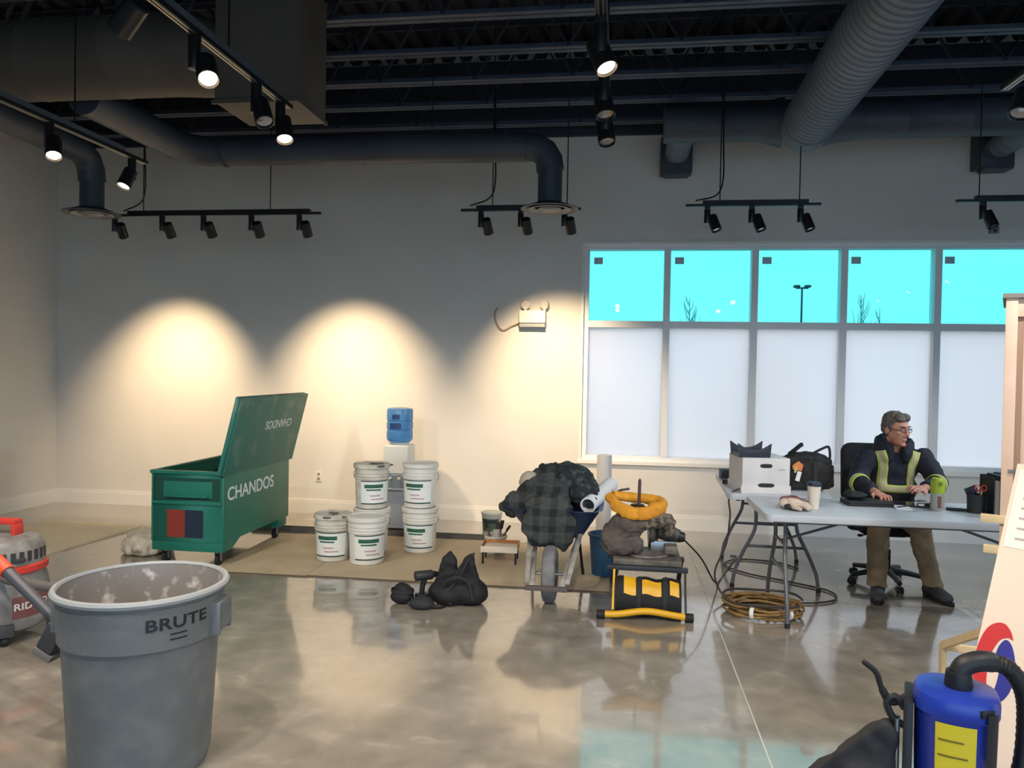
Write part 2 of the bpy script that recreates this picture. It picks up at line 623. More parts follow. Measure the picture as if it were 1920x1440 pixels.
# outside: pale lot, lamp post, bare trees
M_LOT = mat('pale_parking_lot', (176, 176, 172), 0.9, col2=(160, 160, 158), scale=0.3)
struct('ground', MB().bx(-70, 70, YB + 0.25, 130, -0.3, -0.1), M_LOT, label='pale parking lot outside', cat='ground')
struct('ground', MB().bx(-70, 70, -60, YR - 0.25, -0.3, -0.1), M_LOT, label='pale sidewalk in front of the shop', cat='ground')
M_POST = mat('grey_lamp_post', (60, 74, 84), 0.6)
lp = thing('lamp_post', 'tall parking lot lamp post outside the middle window', 'lamp post', (8.93, 40, -0.1))
MB().cyl((0, 0, 0), (0, 0, 0.6), 0.3).build('base', mat('concrete_base', (150, 150, 148), 0.9), lp)
MB().cyl((0, 0, 0.6), (0, 0, 6.0), 0.06, 0.045).build('pole', M_POST, lp)
MB().bx(-0.30, 0.30, -0.04, 0.04, 6.0, 6.08).build('arm', M_POST, lp)
for s in (-1, 1):
    MB().bx(s * 0.26 - 0.14, s * 0.26 + 0.14, -0.18, 0.18, 6.06, 6.18).build('lamp_head', M_POST, lp, bev=0.03)

M_TWIG = mat('hazy_bark', (140, 150, 152), 0.9)  # pale grey puts the outdoor haze into the bark colour
def bare_tree(loc, h, label, seed):
    rnd = random.Random(seed)
    t = thing('bare_tree', label, 'tree', loc, group='bare trees beyond the parking lot')
    MB().tube([(0, 0, 0), (0.03, 0, h * 0.5), (0, 0.02, h)], [0.07, 0.045, 0.012], 6).build('trunk', M_TWIG, t)
    br = MB()
    for i in range(22):
        z = h * (0.3 + 0.65 * rnd.random())
        a = rnd.random() * 6.28
        l = (h - z) * 0.35 + 0.25
        p1 = Vector((math.cos(a) * l * 0.4, math.sin(a) * l * 0.4, z + l * 0.6))
        p2 = Vector((math.cos(a) * l * 0.55, math.sin(a) * l * 0.55, z + l * 1.3))
        br.tube([(0, 0, z), p1, p2], [0.022, 0.014, 0.006], 5)
    br.build('branches', M_TWIG, t)['kind'] = 'stuff'
bare_tree((3.45, 40, -0.1), 5.5, 'bare thin tree outside the second upper pane', 3)
bare_tree((11.75, 40, -0.1), 5.7, 'bare thin tree outside the fourth upper pane, nearest the mullion', 5)
bare_tree((12.95, 41, -0.1), 5.0, 'short bare tree outside the fourth upper pane, right of the taller one', 8)
# ------------------------------------------------------------------ ducts
M_DUCT = mat('charcoal_duct_paint', (66, 73, 84), 0.5, col2=(58, 65, 76), scale=2)
M_DUCT2 = mat('grey_spiral_duct_paint', (100, 108, 120), 0.5, col2=(90, 98, 110), scale=2)
M_BROWN = mat('taupe_duct_paint', (92, 84, 76), 0.6, col2=(80, 73, 66), scale=2.5)
M_BLACK = mat('black_metal', (22, 23, 25), 0.4)
M_DIFF = mat('grey_diffuser', (120, 122, 124), 0.45)

def spiral(p, q, r, pitch=0.09, n=28, ridge=0.006):
    p, q = Vector(p), Vector(q)
    L_ = (q - p).length
    prof = [(r, 0)]
    z = pitch
    while z < L_ - 0.03:
        prof += [(r, z - 0.012), (r + ridge, z - 0.004), (r + ridge, z + 0.004), (r, z + 0.012)]
        z += pitch
    prof.append((r, L_))
    return MB().lathe(prof, n, Matrix.Translation(p) @ frame(q - p), cap=True)

def local(mb, o):
    v = Vector(o)
    mb.v = [a - v for a in mb.v]
    return mb

def diffuser(par, org, x, y, z, rn):
    mb = MB(org)
    mb.lathe([(rn + 0.002, 0.05), (0.20, 0.012), (0.238, 0.0), (0.238, -0.006), (0.205, -0.004), (0.19, 0.006), (rn * 1.5, 0.02)], 36, Matrix.Translation((x, y, z)))
    d = mb.build('diffuser', M_DUCT, par)
    MB(org).lathe([(0.150, 0.012), (0.178, -0.010), (0.165, -0.014), (0.125, 0.006)], 32, Matrix.Translation((x, y, z))).build('outer_cone', M_DIFF, d)
    MB(org).lathe([(0.0, -0.024), (0.080, -0.020), (0.100, -0.006), (0.0, 0.01)], 32, Matrix.Translation((x, y, z))).build('inner_cone', M_DIFF, d)

# large taupe duct feeding the square plenum
o = (-6.3, 4.75, 3.66)
t = thing('supply_duct', 'large round taupe duct running from the left into the square plenum', 'duct', o)
local(spiral((-6.35, 4.75, 3.66), (-2.9, 4.75, 3.66), 0.26, 0.6, 36, 0.004), o).build('duct_pipe', M_BROWN, t)
MB(o).cyl((-2.95, 4.75, 3.66), (-2.545, 4.75, 3.60), 0.262, 0.225, 36).build('taper', M_BROWN, t)
for x in (-5.2, -3.6):
    MB(o).cyl((x, 4.75, 3.9), (x, 4.75, 4.82), 0.006, n=6).build('hanger_rod', M_BLACK, t)
o = (-2.27, 4.735, 3.25)
t = thing('duct_plenum', 'square sheet metal plenum box hanging above the job box', 'duct', o)
MB(o).bx(-2.54, -2.0, 4.5, 4.97, 3.25, 4.05).build('plenum_body', M_BROWN, t, bev=0.006)
fl_ = MB(o)
fl_.bx(-2.555, -1.985, 4.49, 4.505, 3.24, 3.265)
fl_.bx(-2.0, -1.985, 4.5, 4.97, 3.24, 3.265)
fl_.build('bottom_flange', M_BROWN, t)

# round branch duct along the back, drop at the right
o = (-3.76, 4.95, 3.48)
t = thing('branch_duct', 'charcoal round duct turning along the back wall to the middle diffuser', 'duct', o)
zA = 3.475
MB(o).cyl((-3.76, 4.93, zA), (-3.76, 6.02, zA), 0.125, n=24).build('duct_pipe', M_DUCT, t)
MB(o).tube(elbow((-3.76, 5.5, zA), (-3.76, 6.3, zA), (-3.0, 6.3, zA), 0.28, 5), 0.127, 24).build('elbow', M_DUCT, t)
MB(o).cyl((-3.49, 6.3, zA), (-0.80, 6.3, zA - 0.02), 0.122, n=24).build('duct_pipe', M_DUCT, t)
for x in (-3.47, -2.2, -1.0):
    MB(o).cyl((x, 6.3, zA - 0.008), (x + 0.03, 6.3, zA - 0.008), 0.127, n=24).build('seam_band', M_DUCT, t)
MB(o).tube(elbow((-1.5, 6.3, zA - 0.02), (-0.60, 6.3, zA - 0.02), (-0.60, 6.3, 2.9), 0.2, 4), 0.114, 24).build('elbow', M_DUCT, t, angle=20)
MB(o).cyl((-0.60, 6.3, 3.26), (-0.60, 6.3, 2.98), 0.100, n=24).build('drop_pipe', M_DUCT, t)
diffuser(t, o, -0.60, 6.3, 2.945, 0.100)
for x in (-2.9, -1.6):
    MB(o).cyl((x, 6.3, 3.58), (x, 6.3, 4.82), 0.005, n=6).build('hanger_rod', M_BLACK, t)
# short branch with drop by the left wall
o = (-4.68, 4.95, 3.48)
t = thing('branch_duct', 'charcoal round duct dropping to the diffuser near the left corner', 'duct', o)
MB(o).cyl((-4.68, 4.93, 3.47), (-4.68, 6.02, 3.46), 0.115, n=24).build('duct_pipe', M_DUCT, t)
MB(o).tube(elbow((-4.68, 5.5, 3.46), (-4.68, 6.25, 3.46), (-4.68, 6.25, 2.9), 0.24, 4), 0.112, 24).build('elbow', M_DUCT, t, angle=20)
MB(o).cyl((-4.68, 6.25, 3.24), (-4.68, 6.25, 2.97), 0.100, n=24).build('drop_pipe', M_DUCT, t)
diffuser(t, o, -4.68, 6.25, 2.94, 0.100)

# big spiral duct on the right and the cross duct it meets
o = (1.47, 2.2, 3.7)
t = thing('spiral_duct', 'large ribbed spiral duct coming overhead towards the back wall', 'duct', o)
local(spiral((1.40, 1.2, 3.7), (1.50, 6.62, 3.7), 0.205, 0.075, 36, 0.008), o).build('duct_pipe', M_DUCT2, t)
MB(o).tube([(1.50, 6.62, 3.7), (1.502, 6.78, 3.695), (1.503, 6.90, 3.69)], [0.207, 0.20, 0.12], 36).build('end_cap', M_DUCT2, t)
MB(o).cyl((1.50, 6.55, 3.7), (1.50, 6.585, 3.7), 0.214, n=36).build('coupling_band', M_DUCT2, t)
for y in (3.4, 5.6):
    MB(o).cyl((1.46, y, 3.9), (1.46, y, 4.82), 0.006, n=6).build('hanger_rod', M_BLACK, t)
o = (0.6, 6.95, 3.8)
t = thing('cross_duct', 'dark round duct running sideways behind the spiral duct end', 'duct', o)
local(spiral((0.34, 6.93, 3.80), (5.6, 6.93, 3.80), 0.155, 0.5, 28, 0.004), o).build('duct_pipe', M_DUCT, t)
MB(o).cyl((1.12, 6.93, 3.80), (1.34, 6.93, 3.80), 0.155, 0.21, 28).build('tee_cone', M_DUCT, t)
MB(o).cyl((1.66, 6.93, 3.80), (2.0, 6.93, 3.80), 0.21, 0.155, 28).build('tee_cone', M_DUCT, t)
# stubs with wall boxes above the windows
for xs, xw, lab in ((0.515, 0.515, 'round stub duct ending in a square wall box above the first window'),
                    (3.47, 3.47, 'round stub duct ending in a square wall box at the right edge')):
    o = (xw, 8.0, 3.78)
    t = thing('wall_duct_box', lab, 'duct', o)
    b = MB(o)
    b.bx(xw - 0.155, xw + 0.155, 7.80, 7.998, 3.61, 3.96)
    b.build('wall_box', M_DUCT, t, bev=0.004)
    MB(o).bx(xw - 0.12, xw + 0.12, 7.74, 7.92, 3.575, 3.605).build('drip_lip', M_DUCT, t)
    local(spiral((xs, 7.06, 3.80), (xs, 7.80, 3.79), 0.115, 0.13, 24, 0.005), o).build('duct_pipe', M_DUCT2, t)

# ------------------------------------------------------------------ track lighting
M_LENS_ON = mat('lit_lamp_lens', (255, 240, 215), 0.4, emit=(255, 225, 180), estr=7)
M_LENS_OFF = mat('clear_lamp_reflector', (190, 195, 205), 0.12, 0.8)
WARM = (1.0, 0.74, 0.45)
_head = {}
def head_meshes():
    a = MB().bx(-0.022, 0.022, -0.016, 0.016, -0.035, 0.0)
    _head['adapter'] = a.mesh('adapter', bev=0.003)
    s = MB().cyl((0, 0, -0.03), (0, 0, -0.145), 0.026, n=14)
    _head['stem'] = s.mesh('stem', bev=0.003)
    c = MB().lathe([(0.0, -0.062), (0.036, -0.062), (0.043, -0.055), (0.045, 0.075), (0.041, 0.078), (0.038, 0.06), (0.0, 0.052)], 24)
    _head['can'] = c.mesh('lamp_can')
    _head['lens'] = MB().lathe([(0.0, 0.062), (0.037, 0.066)], 20).mesh('lens')
    _head['lens_off'] = MB().lathe([(0.0, 0.062), (0.037, 0.066)], 20).mesh('lens')
head_meshes()
M_HEAD = mat('black_spotlight_enamel', (26, 26, 28), 0.35)

def head(x, y, z, aim, label, group, lit=False, power=0, angle=60, side=(0.05, 0, 0), col=WARM, blend=1.0):
    t = thing('track_spotlight', label, 'spotlight', (x, y, z), 0, group)
    piece('adapter', _head['adapter'], M_HEAD, t)
    piece('stem', _head['stem'], M_HEAD, t)
    d = Vector(aim).normalized()
    cpos = Vector((0, 0, -0.115)) + Vector(side)
    F = frame(d)
    c = piece('lamp_can', _head['can'], M_HEAD, t, cpos, F)
    piece('lens', _head['lens' if lit else 'lens_off'], M_LENS_ON if lit else M_LENS_OFF, c)
    if power:
        ld = bpy.data.lights.new('spot_lamp', 'SPOT')
        ld.energy = power
        ld.color = col
        ld.spot_size = R(angle)
        ld.spot_blend = blend
        ld.shadow_soft_size = 0.035
        lo = bpy.data.objects.new('spot_lamp', ld)
        COL.objects.link(lo)
        lo.parent = t
        lo.matrix_local = Matrix.Translation(cpos + d * 0.085) @ frame(-d)
    return t

def track(p, q, label, rods, cord=None, par_x=True):
    p, q = Vector(p), Vector(q)
    t = thing('light_track', label, 'light track', p)
    L_ = (q - p).length
    F = frame(q - p)
    b = MB(p)
    if par_x:
        b.bx(p.x, q.x, p.y - 0.018, p.y + 0.018, p.z, p.z + 0.02)
        b.build('rail', M_BLACK, t)
        MB(p).bx(p.x + 0.14, q.x - 0.1, p.y - 0.024, p.y + 0.024, p.z + 0.02, p.z + 0.048).build('channel', M_BLACK, t)
    else:
        b.bx(p.x - 0.02, p.x + 0.02, p.y, q.y, p.z, p.z + 0.022)
        r = b.build('rail', M_BLACK, t)
        for s in (-1, 1):
            MB(p).bx(p.x + s * 0.009 - 0.003, p.x + s * 0.009 + 0.003, p.y + 0.02, q.y - 0.02, p.z - 0.0025, p.z - 0.0001).build('contact_strip', mat('track_copper', (190, 180, 160), 0.3, 0.8), r)
        MB(p).bx(p.x - 0.024, p.x + 0.024, p.y, q.y - 0.25, p.z + 0.022, p.z + 0.05).build('channel', M_CHORD, t)
    for rx, ry in rods:
        top = 3.51 if abs(rx - 1.44) < 0.01 else 4.87
        MB(p).cyl((rx, ry, p.z + 0.04), (rx, ry, top), 0.005, n=6).build('hanger_rod', M_BLACK, t)
    if cord:
        cx, cy = cord
        MB(p).tube(smoothpath([(cx + 0.012, cy - 0.01, 4.08), (cx + 0.016, cy - 0.01, 3.6), (cx + 0.022, cy - 0.01, 3.25), (cx - 0.03, cy, 3.11), (cx - 0.2, cy, p.z + 0.05)], 6), 0.007, 6).build('feed_cord', M_BLACK, t)
    return t

ZT = 2.985
YT = 6.62
G1 = 'spotlights on the track over the green job box'
track((-4.72, YT, ZT), (-2.70, YT, ZT), 'black light track hanging over the green job box, nearest the left corner', [(-4.43, YT), (-3.18, YT)], (-4.43, YT))
names = ['leftmost, partly behind the round diffuser', 'second from left', 'middle one', 'fourth from left', 'rightmost']
WALLPOW = 370
for i, px_ in enumerate((-4.72, -4.24, -3.83, -3.36, -2.90)):
    lit = i in (0, 4)
    head(px_, YT, ZT + 0.004, ((-0.12 if i == 0 else 0.0), 0.60, -0.80), 'black wall-washing spotlight on the track over the job box, ' + names[i], G1, lit, WALLPOW if lit else 0, 72, (0.055, 0.02, -0.01))
G2 = 'spotlights on the middle back track'
track((-1.41, YT, ZT + 0.012), (-0.36, YT, ZT + 0.012), 'short black light track behind the middle round diffuser', [(-0.48, YT), (-1.13, YT)], (-1.13, YT))
names = ['left one', 'middle one', 'right one under the diffuser']
for i, px_ in enumerate((-1.23, -0.88, -0.50)):
    head(px_, YT, ZT + 0.016, (0.12, 0.60, -0.80), 'black spotlight on the track behind the middle diffuser, ' + names[i], G2, i == 1, WALLPOW if i == 1 else 0, 78, (0.05, 0.02, -0.01))
G3 = 'spotlights on the track above the first windows'
track((0.52, YT, ZT + 0.03), (1.61, YT, ZT + 0.03), 'short black light track hanging above the second and third windows', [(0.80, YT), (1.44, YT)], (0.80, YT))
names = ['left one', 'middle one', 'right one']
for i, px_ in enumerate((0.70, 1.06, 1.45)):
    head(px_, YT, ZT + 0.034, (0.30, -0.25, -0.9), 'black spotlight above the second and third windows, ' + names[i], G3, False, 0, 60, (0.055, 0.01, -0.02))
G4 = 'spotlights on the track at the right edge'
track((2.65, YT, ZT + 0.042), (4.3, YT, ZT + 0.042), 'black light track cut by the right edge of the picture', [(2.82, YT), (4.0, YT)])
for i, px_ in enumerate((2.85, 3.20)):
    head(px_, YT, ZT + 0.046, (0.30, -0.25, -0.9), ['black spotlight above the fourth window, left on its track', 'black spotlight at the picture edge above the fifth window'][i], G4, False, 0, 60, (0.055, 0.01, -0.02))

# tracks running away from the camera
G5 = 'spotlights on the track below the plenum'
track((-1.795, 0.8, 3.0), (-1.795, 3.95, 3.0), 'long black light track running towards the plenum box', [(-1.795, 1.6), (-1.795, 3.3)], par_x=False)
head(-1.795, 2.55, 3.0, (-0.75, 0.3, -0.55), 'black spotlight at the top edge on the plenum track', G5, False, 0, 60, (0.03, 0, -0.02))
head(-1.795, 3.02, 3.0, (0.40, -0.50, -0.80), 'lit spotlight glaring on the plenum track, second from the top', G5, True, 60, 75, (0.055, 0, -0.03))
head(-1.795, 3.57, 3.0, (0.4, -0.35, -0.9), 'unlit black spotlight on the plenum track, third from the top', G5, False, 0, 60, (0.03, 0, -0.02))
head(-1.795, 3.84, 3.0, (0.25, -0.35, -0.9), 'spotlight at the far end of the plenum track with glowing rim', G5, True, 60, 70, (0.02, 0, -0.02))
G6 = 'spotlights on the left track'
track((-3.30, 1.5, 3.0), (-3.30, 4.95, 3.0), 'black light track at the far left running past the left diffuser', [(-3.30, 2.4), (-3.30, 4.25)], par_x=False)
head(-3.30, 4.04, 3.0, (0.35, -0.40, -0.85), 'lit spotlight on the far left track near the picture edge', G6, True, 50, 75, (0.045, -0.02, -0.03))
head(-3.30, 4.80, 3.0, (-0.1, -0.45, -0.9), 'lit spotlight at the end of the far left track', G6, True, 40, 75, (-0.01, -0.03, -0.02))
G7 = 'spotlights on the middle overhead track'
track((-0.10, 0.8, 3.0), (-0.10, 4.5, 3.0), 'black light track overhead in the middle, seen end on', [(-0.10, 1.8), (-0.10, 4.2)], par_x=False)
head(-0.10, 3.02, 3.0, (0.35, -0.30, -0.9), 'lit spotlight nearest the camera on the middle overhead track', G7, True, 60, 80, (0.0, 0.03, -0.02))
head(-0.10, 3.56, 3.0, (0.15, -0.30, -0.95), 'spotlight second from the camera on the middle overhead track', G7, False, 0, 60, (0.0, 0.03, -0.02))
head(-0.10, 3.98, 3.0, (0.15, -0.30, -0.95), 'spotlight at the far end of the middle overhead track', G7, False, 0, 60, (0.0, 0.03, -0.02))
G8 = 'spotlights on the right overhead track'
track((1.80, 0.8, 3.0), (1.80, 4.0, 3.0), 'black light track at the upper right corner of the picture', [(1.80, 1.8), (1.80, 3.6)], par_x=False)
head(1.80, 3.75, 3.0, (-0.35, -0.35, -0.85), 'spotlight in the upper right corner with bright edges', G8, False, 0, 60, (-0.03, 0, -0.02))
head(1.80, 2.2, 3.0, (-0.12, 0.05, -1.0), 'warm spotlight overhead to the right, above the white sign board', G8, True, 22, 70, (-0.03, 0, -0.02))

# unseen lit heads added on the same tracks to brighten the floor
SOFT = (1.0, 0.92, 0.82)
DP = 112
for x, ys, g, nm in ((-3.30, (2.05, 3.1), G6, 'far left track'), (-1.795, (1.2, 1.95), G5, 'plenum track'), (-0.10, (1.2, 2.15), G7, 'middle overhead track'), (1.80, (1.1, 3.0), G8, 'right overhead track')):
    for k, y in enumerate(ys):
        head(x, y, 3.0, (0.0, 0.55, -0.85), 'added downward spotlight above the frame on the ' + nm + (', nearest the camera' if k == 0 else ', second from the camera'), g, True, DP, 108, (0.03, 0.02, -0.02), SOFT, 0.7)

# unseen track added beyond the right edge of the picture to brighten the tables
G9 = 'spotlights on the added track over the tables'
track((4.1, 3.0, 3.0), (4.1, 6.4, 3.0), 'added black light track right of the frame beside the tables', [(4.1, 3.4), (4.1, 6.0)], par_x=False)
for k, y in enumerate((3.3, 4.6, 5.9)):
    head(4.1, y, 3.0, (-0.62, 0.12, -0.75), 'added cool spotlight right of the frame lighting the tables, ' + ('nearest the camera', 'in the middle', 'nearest the windows')[k], G9, True, 120, 104, (-0.03, 0, -0.02), (0.86, 0.93, 1.0), 0.7)

# ------------------------------------------------------------------ small wall fittings
M_PLASTIC_W = mat('white_plastic', (226, 222, 214), 0.4)
o = (-0.91, 8.0, 2.1)
t = thing('emergency_light', 'white emergency light unit with two lamp heads left of the windows', 'emergency light', o)
MB(o).bx(-1.05, -0.775, 7.90, 7.997, 2.105, 2.235).build('battery_case', M_PLASTIC_W, t, bev=0.008)
MB(o).bx(-1.045, -0.78, 7.915, 7.995, 2.065, 2.104).build('base_tray', mat('grey_case', (150, 156, 156), 0.5), t)
for x in (-0.99, -0.79):
    e = MB(o).lathe([(0.0, -0.05), (0.03, -0.045), (0.047, 0.0), (0.047, 0.018), (0.036, 0.02), (0.0, 0.012)], 18, Matrix.Translation((x, 7.94, 2.30)) @ frame((0.3 if x < -0.9 else -0.3, -0.8, -0.4))).build('lamp_head', M_PLASTIC_W, t)
    MB(o).cyl((x, 7.95, 2.23), (x, 7.95, 2.28), 0.014, n=10).build('swivel', M_PLASTIC_W, t)
o = (-1.2, 8.0, 2.1)
c = MB(o).tube(smoothpath([(-1.05, 7.975, 2.11), (-1.14, 7.985, 2.07), (-1.22, 7.985, 2.03), (-1.27, 7.985, 2.06), (-1.31, 7.985, 2.14), (-1.315, 7.985, 2.22), (-1.29, 7.99, 2.27)], 5), 0.008, 6).build('loose_cable', mat('tan_cable', (172, 150, 122), 0.6))
c.location = o
tag(c, 'tan loose cable looping on the wall beside the emergency light', 'cable')
o = (-3.243, 8.0, 0.41)
t = thing('wall_outlet', 'white electrical outlet low on the wall right of the job box', 'outlet', o)
MB(o).bx(-3.278, -3.208, 7.99, 7.998, 0.353, 0.467).build('cover_plate', M_PLASTIC_W, t, bev=0.003)
for dz in (-0.025, 0.025):
    MB(o).bx(-3.258, -3.228, 7.986, 7.9905, 0.41 + dz - 0.014, 0.41 + dz + 0.014).build('socket', mat('grey_socket', (150, 140, 128), 0.5), t)
o = (3.542, 8.0, 3.045)
t = thing('wall_sensor', 'small grey sensor box on the wall above the fifth window', 'sensor', o)
MB(o).bx(3.50, 3.58, 7.955, 7.998, 3.01, 3.075).build('sensor_body', mat('grey_sensor', (120, 124, 120), 0.5), t, bev=0.006)
MB(o).ell((3.54, 7.955, 3.035), 0.016).build('sensor_eye', mat('dark_lens', (40, 42, 44), 0.2), t)
# ------------------------------------------------------------------ floor boards
M_BOARD = mat('beige_floor_board', (196, 178, 148), 0.75, col2=(180, 162, 134), scale=3, bump=0.04)
M_BOARD2 = mat('cream_floor_board', (226, 214, 186), 0.75, col2=(216, 203, 174), scale=2)
M_BOARDEDGE = mat('dark_board_edge', (92, 78, 62), 0.8)
def sheet(x0, x1, y0, y1, rz, label, m, th=0.011):
    cx, cy = (x0 + x1) / 2, (y0 + y1) / 2
    t = thing('floor_board', label, 'board', (cx, cy, 0), R(rz))
    a, b = (x1 - x0) / 2, (y1 - y0) / 2
    MB().bx(-a, a, -b, b, 0.0005, th).build('panel', m, t, smooth=False)
    MB().bx(-a, a, -b - 0.004, -b, 0.0005, th - 0.001).build('edge_tape', M_BOARDEDGE, t, smooth=False)
    return t
sheet(-3.18, -2.37, 5.56, 6.95, 1.5, 'short beige floor board under the left paint pails, by the job box', M_BOARD)
sheet(-2.36, -0.05, 5.60, 7.05, 0.6, 'long beige floor board under the paint pails and wheelbarrow', M_BOARD)
sheet(-5.75, -4.68, 5.45, 6.98, -4.5, 'cream board lying on the floor near the left corner', M_BOARD2, 0.016)
# dark strip of trim lying across the back of the boards
M_STRIP = mat('grey_metal_strip', (104, 100, 94), 0.5, 0.2)
o = (-2.2, 7.12, 0)
t = thing('metal_stud', 'long grey metal stud lying behind the paint pails', 'stud', o, R(0.5))
MB().bx(-1.35, 0.95, -0.045, -0.042, 0.001, 0.04).build('flange', M_STRIP, t, smooth=False)
MB().bx(-1.35, 0.95, 0.042, 0.045, 0.001, 0.04).build('flange', M_STRIP, t, smooth=False)
MB().bx(-1.35, 0.95, -0.042, 0.042, 0.001, 0.004).build('web', M_STRIP, t, smooth=False)

# ------------------------------------------------------------------ green job box
M_GREEN = mat('green_job_box_paint', (28, 104, 86), 0.42, col2=(34, 114, 96), scale=3, bump=0.03)
M_GREEND = mat('dusty_green_lid_paint', (42, 110, 96), 0.5, col2=(104, 140, 132), scale=5, sharp=(0.52, 0.78), detail=8)
M_DKGREEN = mat('recess_shade_green', (18, 66, 52), 0.5)
M_INSIDE = mat('dark_box_inside', (34, 48, 44), 0.7)
M_WHITEPRINT = mat('white_stencil', (222, 228, 224), 0.6)
M_STEEL = mat('zinc_steel', (150, 150, 152), 0.35, 0.8)
M_RUBBER = mat('black_rubber', (24, 24, 25), 0.7)
o = (-3.385, 6.25, 0)
jb = thing('job_box', 'green steel job box with its lid propped open', 'job box', o)
x0, x1, y0, y1, zb, zt = -3.69, -3.075, 5.65, 6.85, 0.20, 0.755
b = MB(o)
th = 0.02
b.bx(x0, x0 + th, y0, y1, zb, zt)
b.bx(x1 - th, x1, y0, y1, zb, zt)
b.bx(x0 + th, x1 - th, y0, y0 + th, zb, zt)
b.bx(x0 + th, x1 - th, y1 - th, y1, zb, zt)
b.bx(x0 + th, x1 - th, y0 + th, y1 - th, zb, zb + th)
b.build('body', M_GREEN, jb, bev=0.004)
MB(o).bx(x0 + th, x1 - th, y0 + th, y1 - th, zb + th, zb + 0.14).build('contents', M_INSIDE, jb)
rim = MB(o)
rim.bx(x0 - 0.008, x1 + 0.008, y0 - 0.012, y0 + 0.025, zt - 0.015, zt + 0.012)
rim.bx(x0 - 0.008, x0 + 0.025, y0, y1, zt - 0.015, zt + 0.012)
rim.bx(x0 - 0.008, x1 + 0.008, y1 - 0.025, y1 + 0.012, zt - 0.015, zt + 0.012)
rim.build('rim', M_GREEN, jb, bev=0.003)
# end panel: shelf rib, painted-shade recess with handle, two coloured stickers
MB(o).bx(x0 + 0.01, x1 - 0.01, y0 - 0.014, y0, 0.50, 0.525).build('end_rib', M_GREEN, jb, bev=0.003)
rc = MB(o).bx(x0 + 0.03, x1 - 0.03, y0 - 0.004, y0 - 0.0005, 0.535, 0.71).build('recess_shade_panel', M_DKGREEN, jb)  # flat panel; the shade of the recess is painted as darker green
MB(o).bx(x0 + 0.11, x1 - 0.09, y0 - 0.012, y0 - 0.004, 0.555, 0.685).build('recess_plate', M_GREEN, rc, bev=0.003)
MB(o).tube([(x0 + 0.14, y0 - 0.012, 0.575), (x0 + 0.14, y0 - 0.035, 0.567), (x1 - 0.12, y0 - 0.035, 0.567), (x1 - 0.12, y0 - 0.012, 0.575)], 0.007, 8).build('handle', M_GREEN, rc)
MB(o).bx(x0 + 0.135, x0 + 0.29, y0 - 0.002, y0 - 0.0003, 0.235, 0.455).build('sticker', mat('red_brown_sticker', (134, 52, 40), 0.5), jb, label='red brown square sticker')
MB(o).bx(x0 + 0.29, x0 + 0.445, y0 - 0.002, y0 - 0.0003, 0.235, 0.455).build('sticker', mat('navy_sticker', (28, 44, 62), 0.5), jb, label='dark blue square sticker')
# skids and bottom
for ya, yb in ((y0, y0 + 0.16), (y1 - 0.20, y1 - 0.03)):
    MB(o).bx(x0 + 0.005, x1 - 0.005, ya + 0.004, yb, 0.125, zb).build('skid', M_GREEN, jb, bev=0.004)
side = MB(o)
side.prism([(y0 + 0.16, 0.2), (y0 + 0.16, 0.13), (y0 + 0.30, 0.2)], 0.012, Matrix.Translation((x1 - 0.02, 0, 0)) @ Matrix(((0, 0, 1, 0), (1, 0, 0, 0), (0, 1, 0, 0), (0, 0, 0, 1))))
side.build('skid_gusset', M_GREEN, jb)
# casters
def caster(par, x, y, h, r, org, rz=0.0):
    c = MB(org)
    c.bx(x - 0.035, x + 0.035, y - 0.03, y + 0.03, h - 0.008, h)
    for s in (-1, 1):
        c.bar((x + s * 0.022, y, h - 0.006), (x + s * 0.022, y + 0.012, r), 0.004, 0.03)
    c.cyl((x - 0.028, y + 0.012, r), (x + 0.028, y + 0.012, r), 0.007, n=8)
    k = c.build('caster', M_STEEL, par)
    MB(org).lathe([(0.008, -0.014), (r - 0.006, -0.014), (r, -0.008), (r, 0.008), (r - 0.006, 0.014), (0.008, 0.014)], 20, Matrix.Translation((x, y + 0.012, r)) @ frame((1, 0, 0))).build('wheel', M_RUBBER, k)
for x in (x0 + 0.08, x1 - 0.08):
    for y in (y0 + 0.07, y1 - 0.12):
        caster(jb, x, y, 0.125, 0.05, o)
text('lettering', 'CHANDOS', 0.150, M_WHITEPRINT, jb, Matrix.Translation((x1 - o[0] + 0.0012, -0.13, 0.575 - o[2])) @ Matrix(((0, 0, 1, 0), (1, 0, 0, 0), (0, 1, 0, 0), (0, 0, 0, 1))), 0.0006, sx=1.12, bold=0.002)
# lid hinged on the long side, leaning right past vertical
lz = math.hypot(0.155, 0.62)
la = math.atan2(0.155, 0.62)
LM = Matrix.Translation((x1 + 0.004 - o[0], 0, zt - 0.02 - o[2])) @ Matrix.Rotation(la, 4, 'Y')
ld = MB()
ly0, ly1 = y0 - 0.03 - o[1], y1 + 0.05 - o[1]
ld.add([(v.x, v.y, v.z) for v in MB().bx(-0.004, 0.004, ly0, ly1, 0.0, lz).v], MB().bx(0, 1, 0, 1, 0, 1).f, LM)
for (a_, b_, c_, d_, e_, f_) in ((-0.05, -0.004, ly0, ly0 + 0.006, 0.0, lz), (-0.05, -0.004, ly1 - 0.006, ly1, 0.0, lz), (-0.05, -0.004, ly0, ly1, lz - 0.006, lz)):
    q = MB().bx(a_, b_, c_, d_, e_, f_)
    ld.add([(v.x, v.y, v.z) for v in q.v], q.f, LM)
lid = ld.build('lid', M_GREEND, jb, bev=0.002)
text('lettering', 'CHANDOS', 0.105, M_WHITEPRINT, lid, LM @ Matrix.Translation((0.0048, 0.16, 0.385)) @ Matrix(((0, 0, 1, 0), (1, 0, 0, 0), (0, 1, 0, 0), (0, 0, 0, 1))), 0.0005, sx=1.0, flip=True, bold=0.0012)
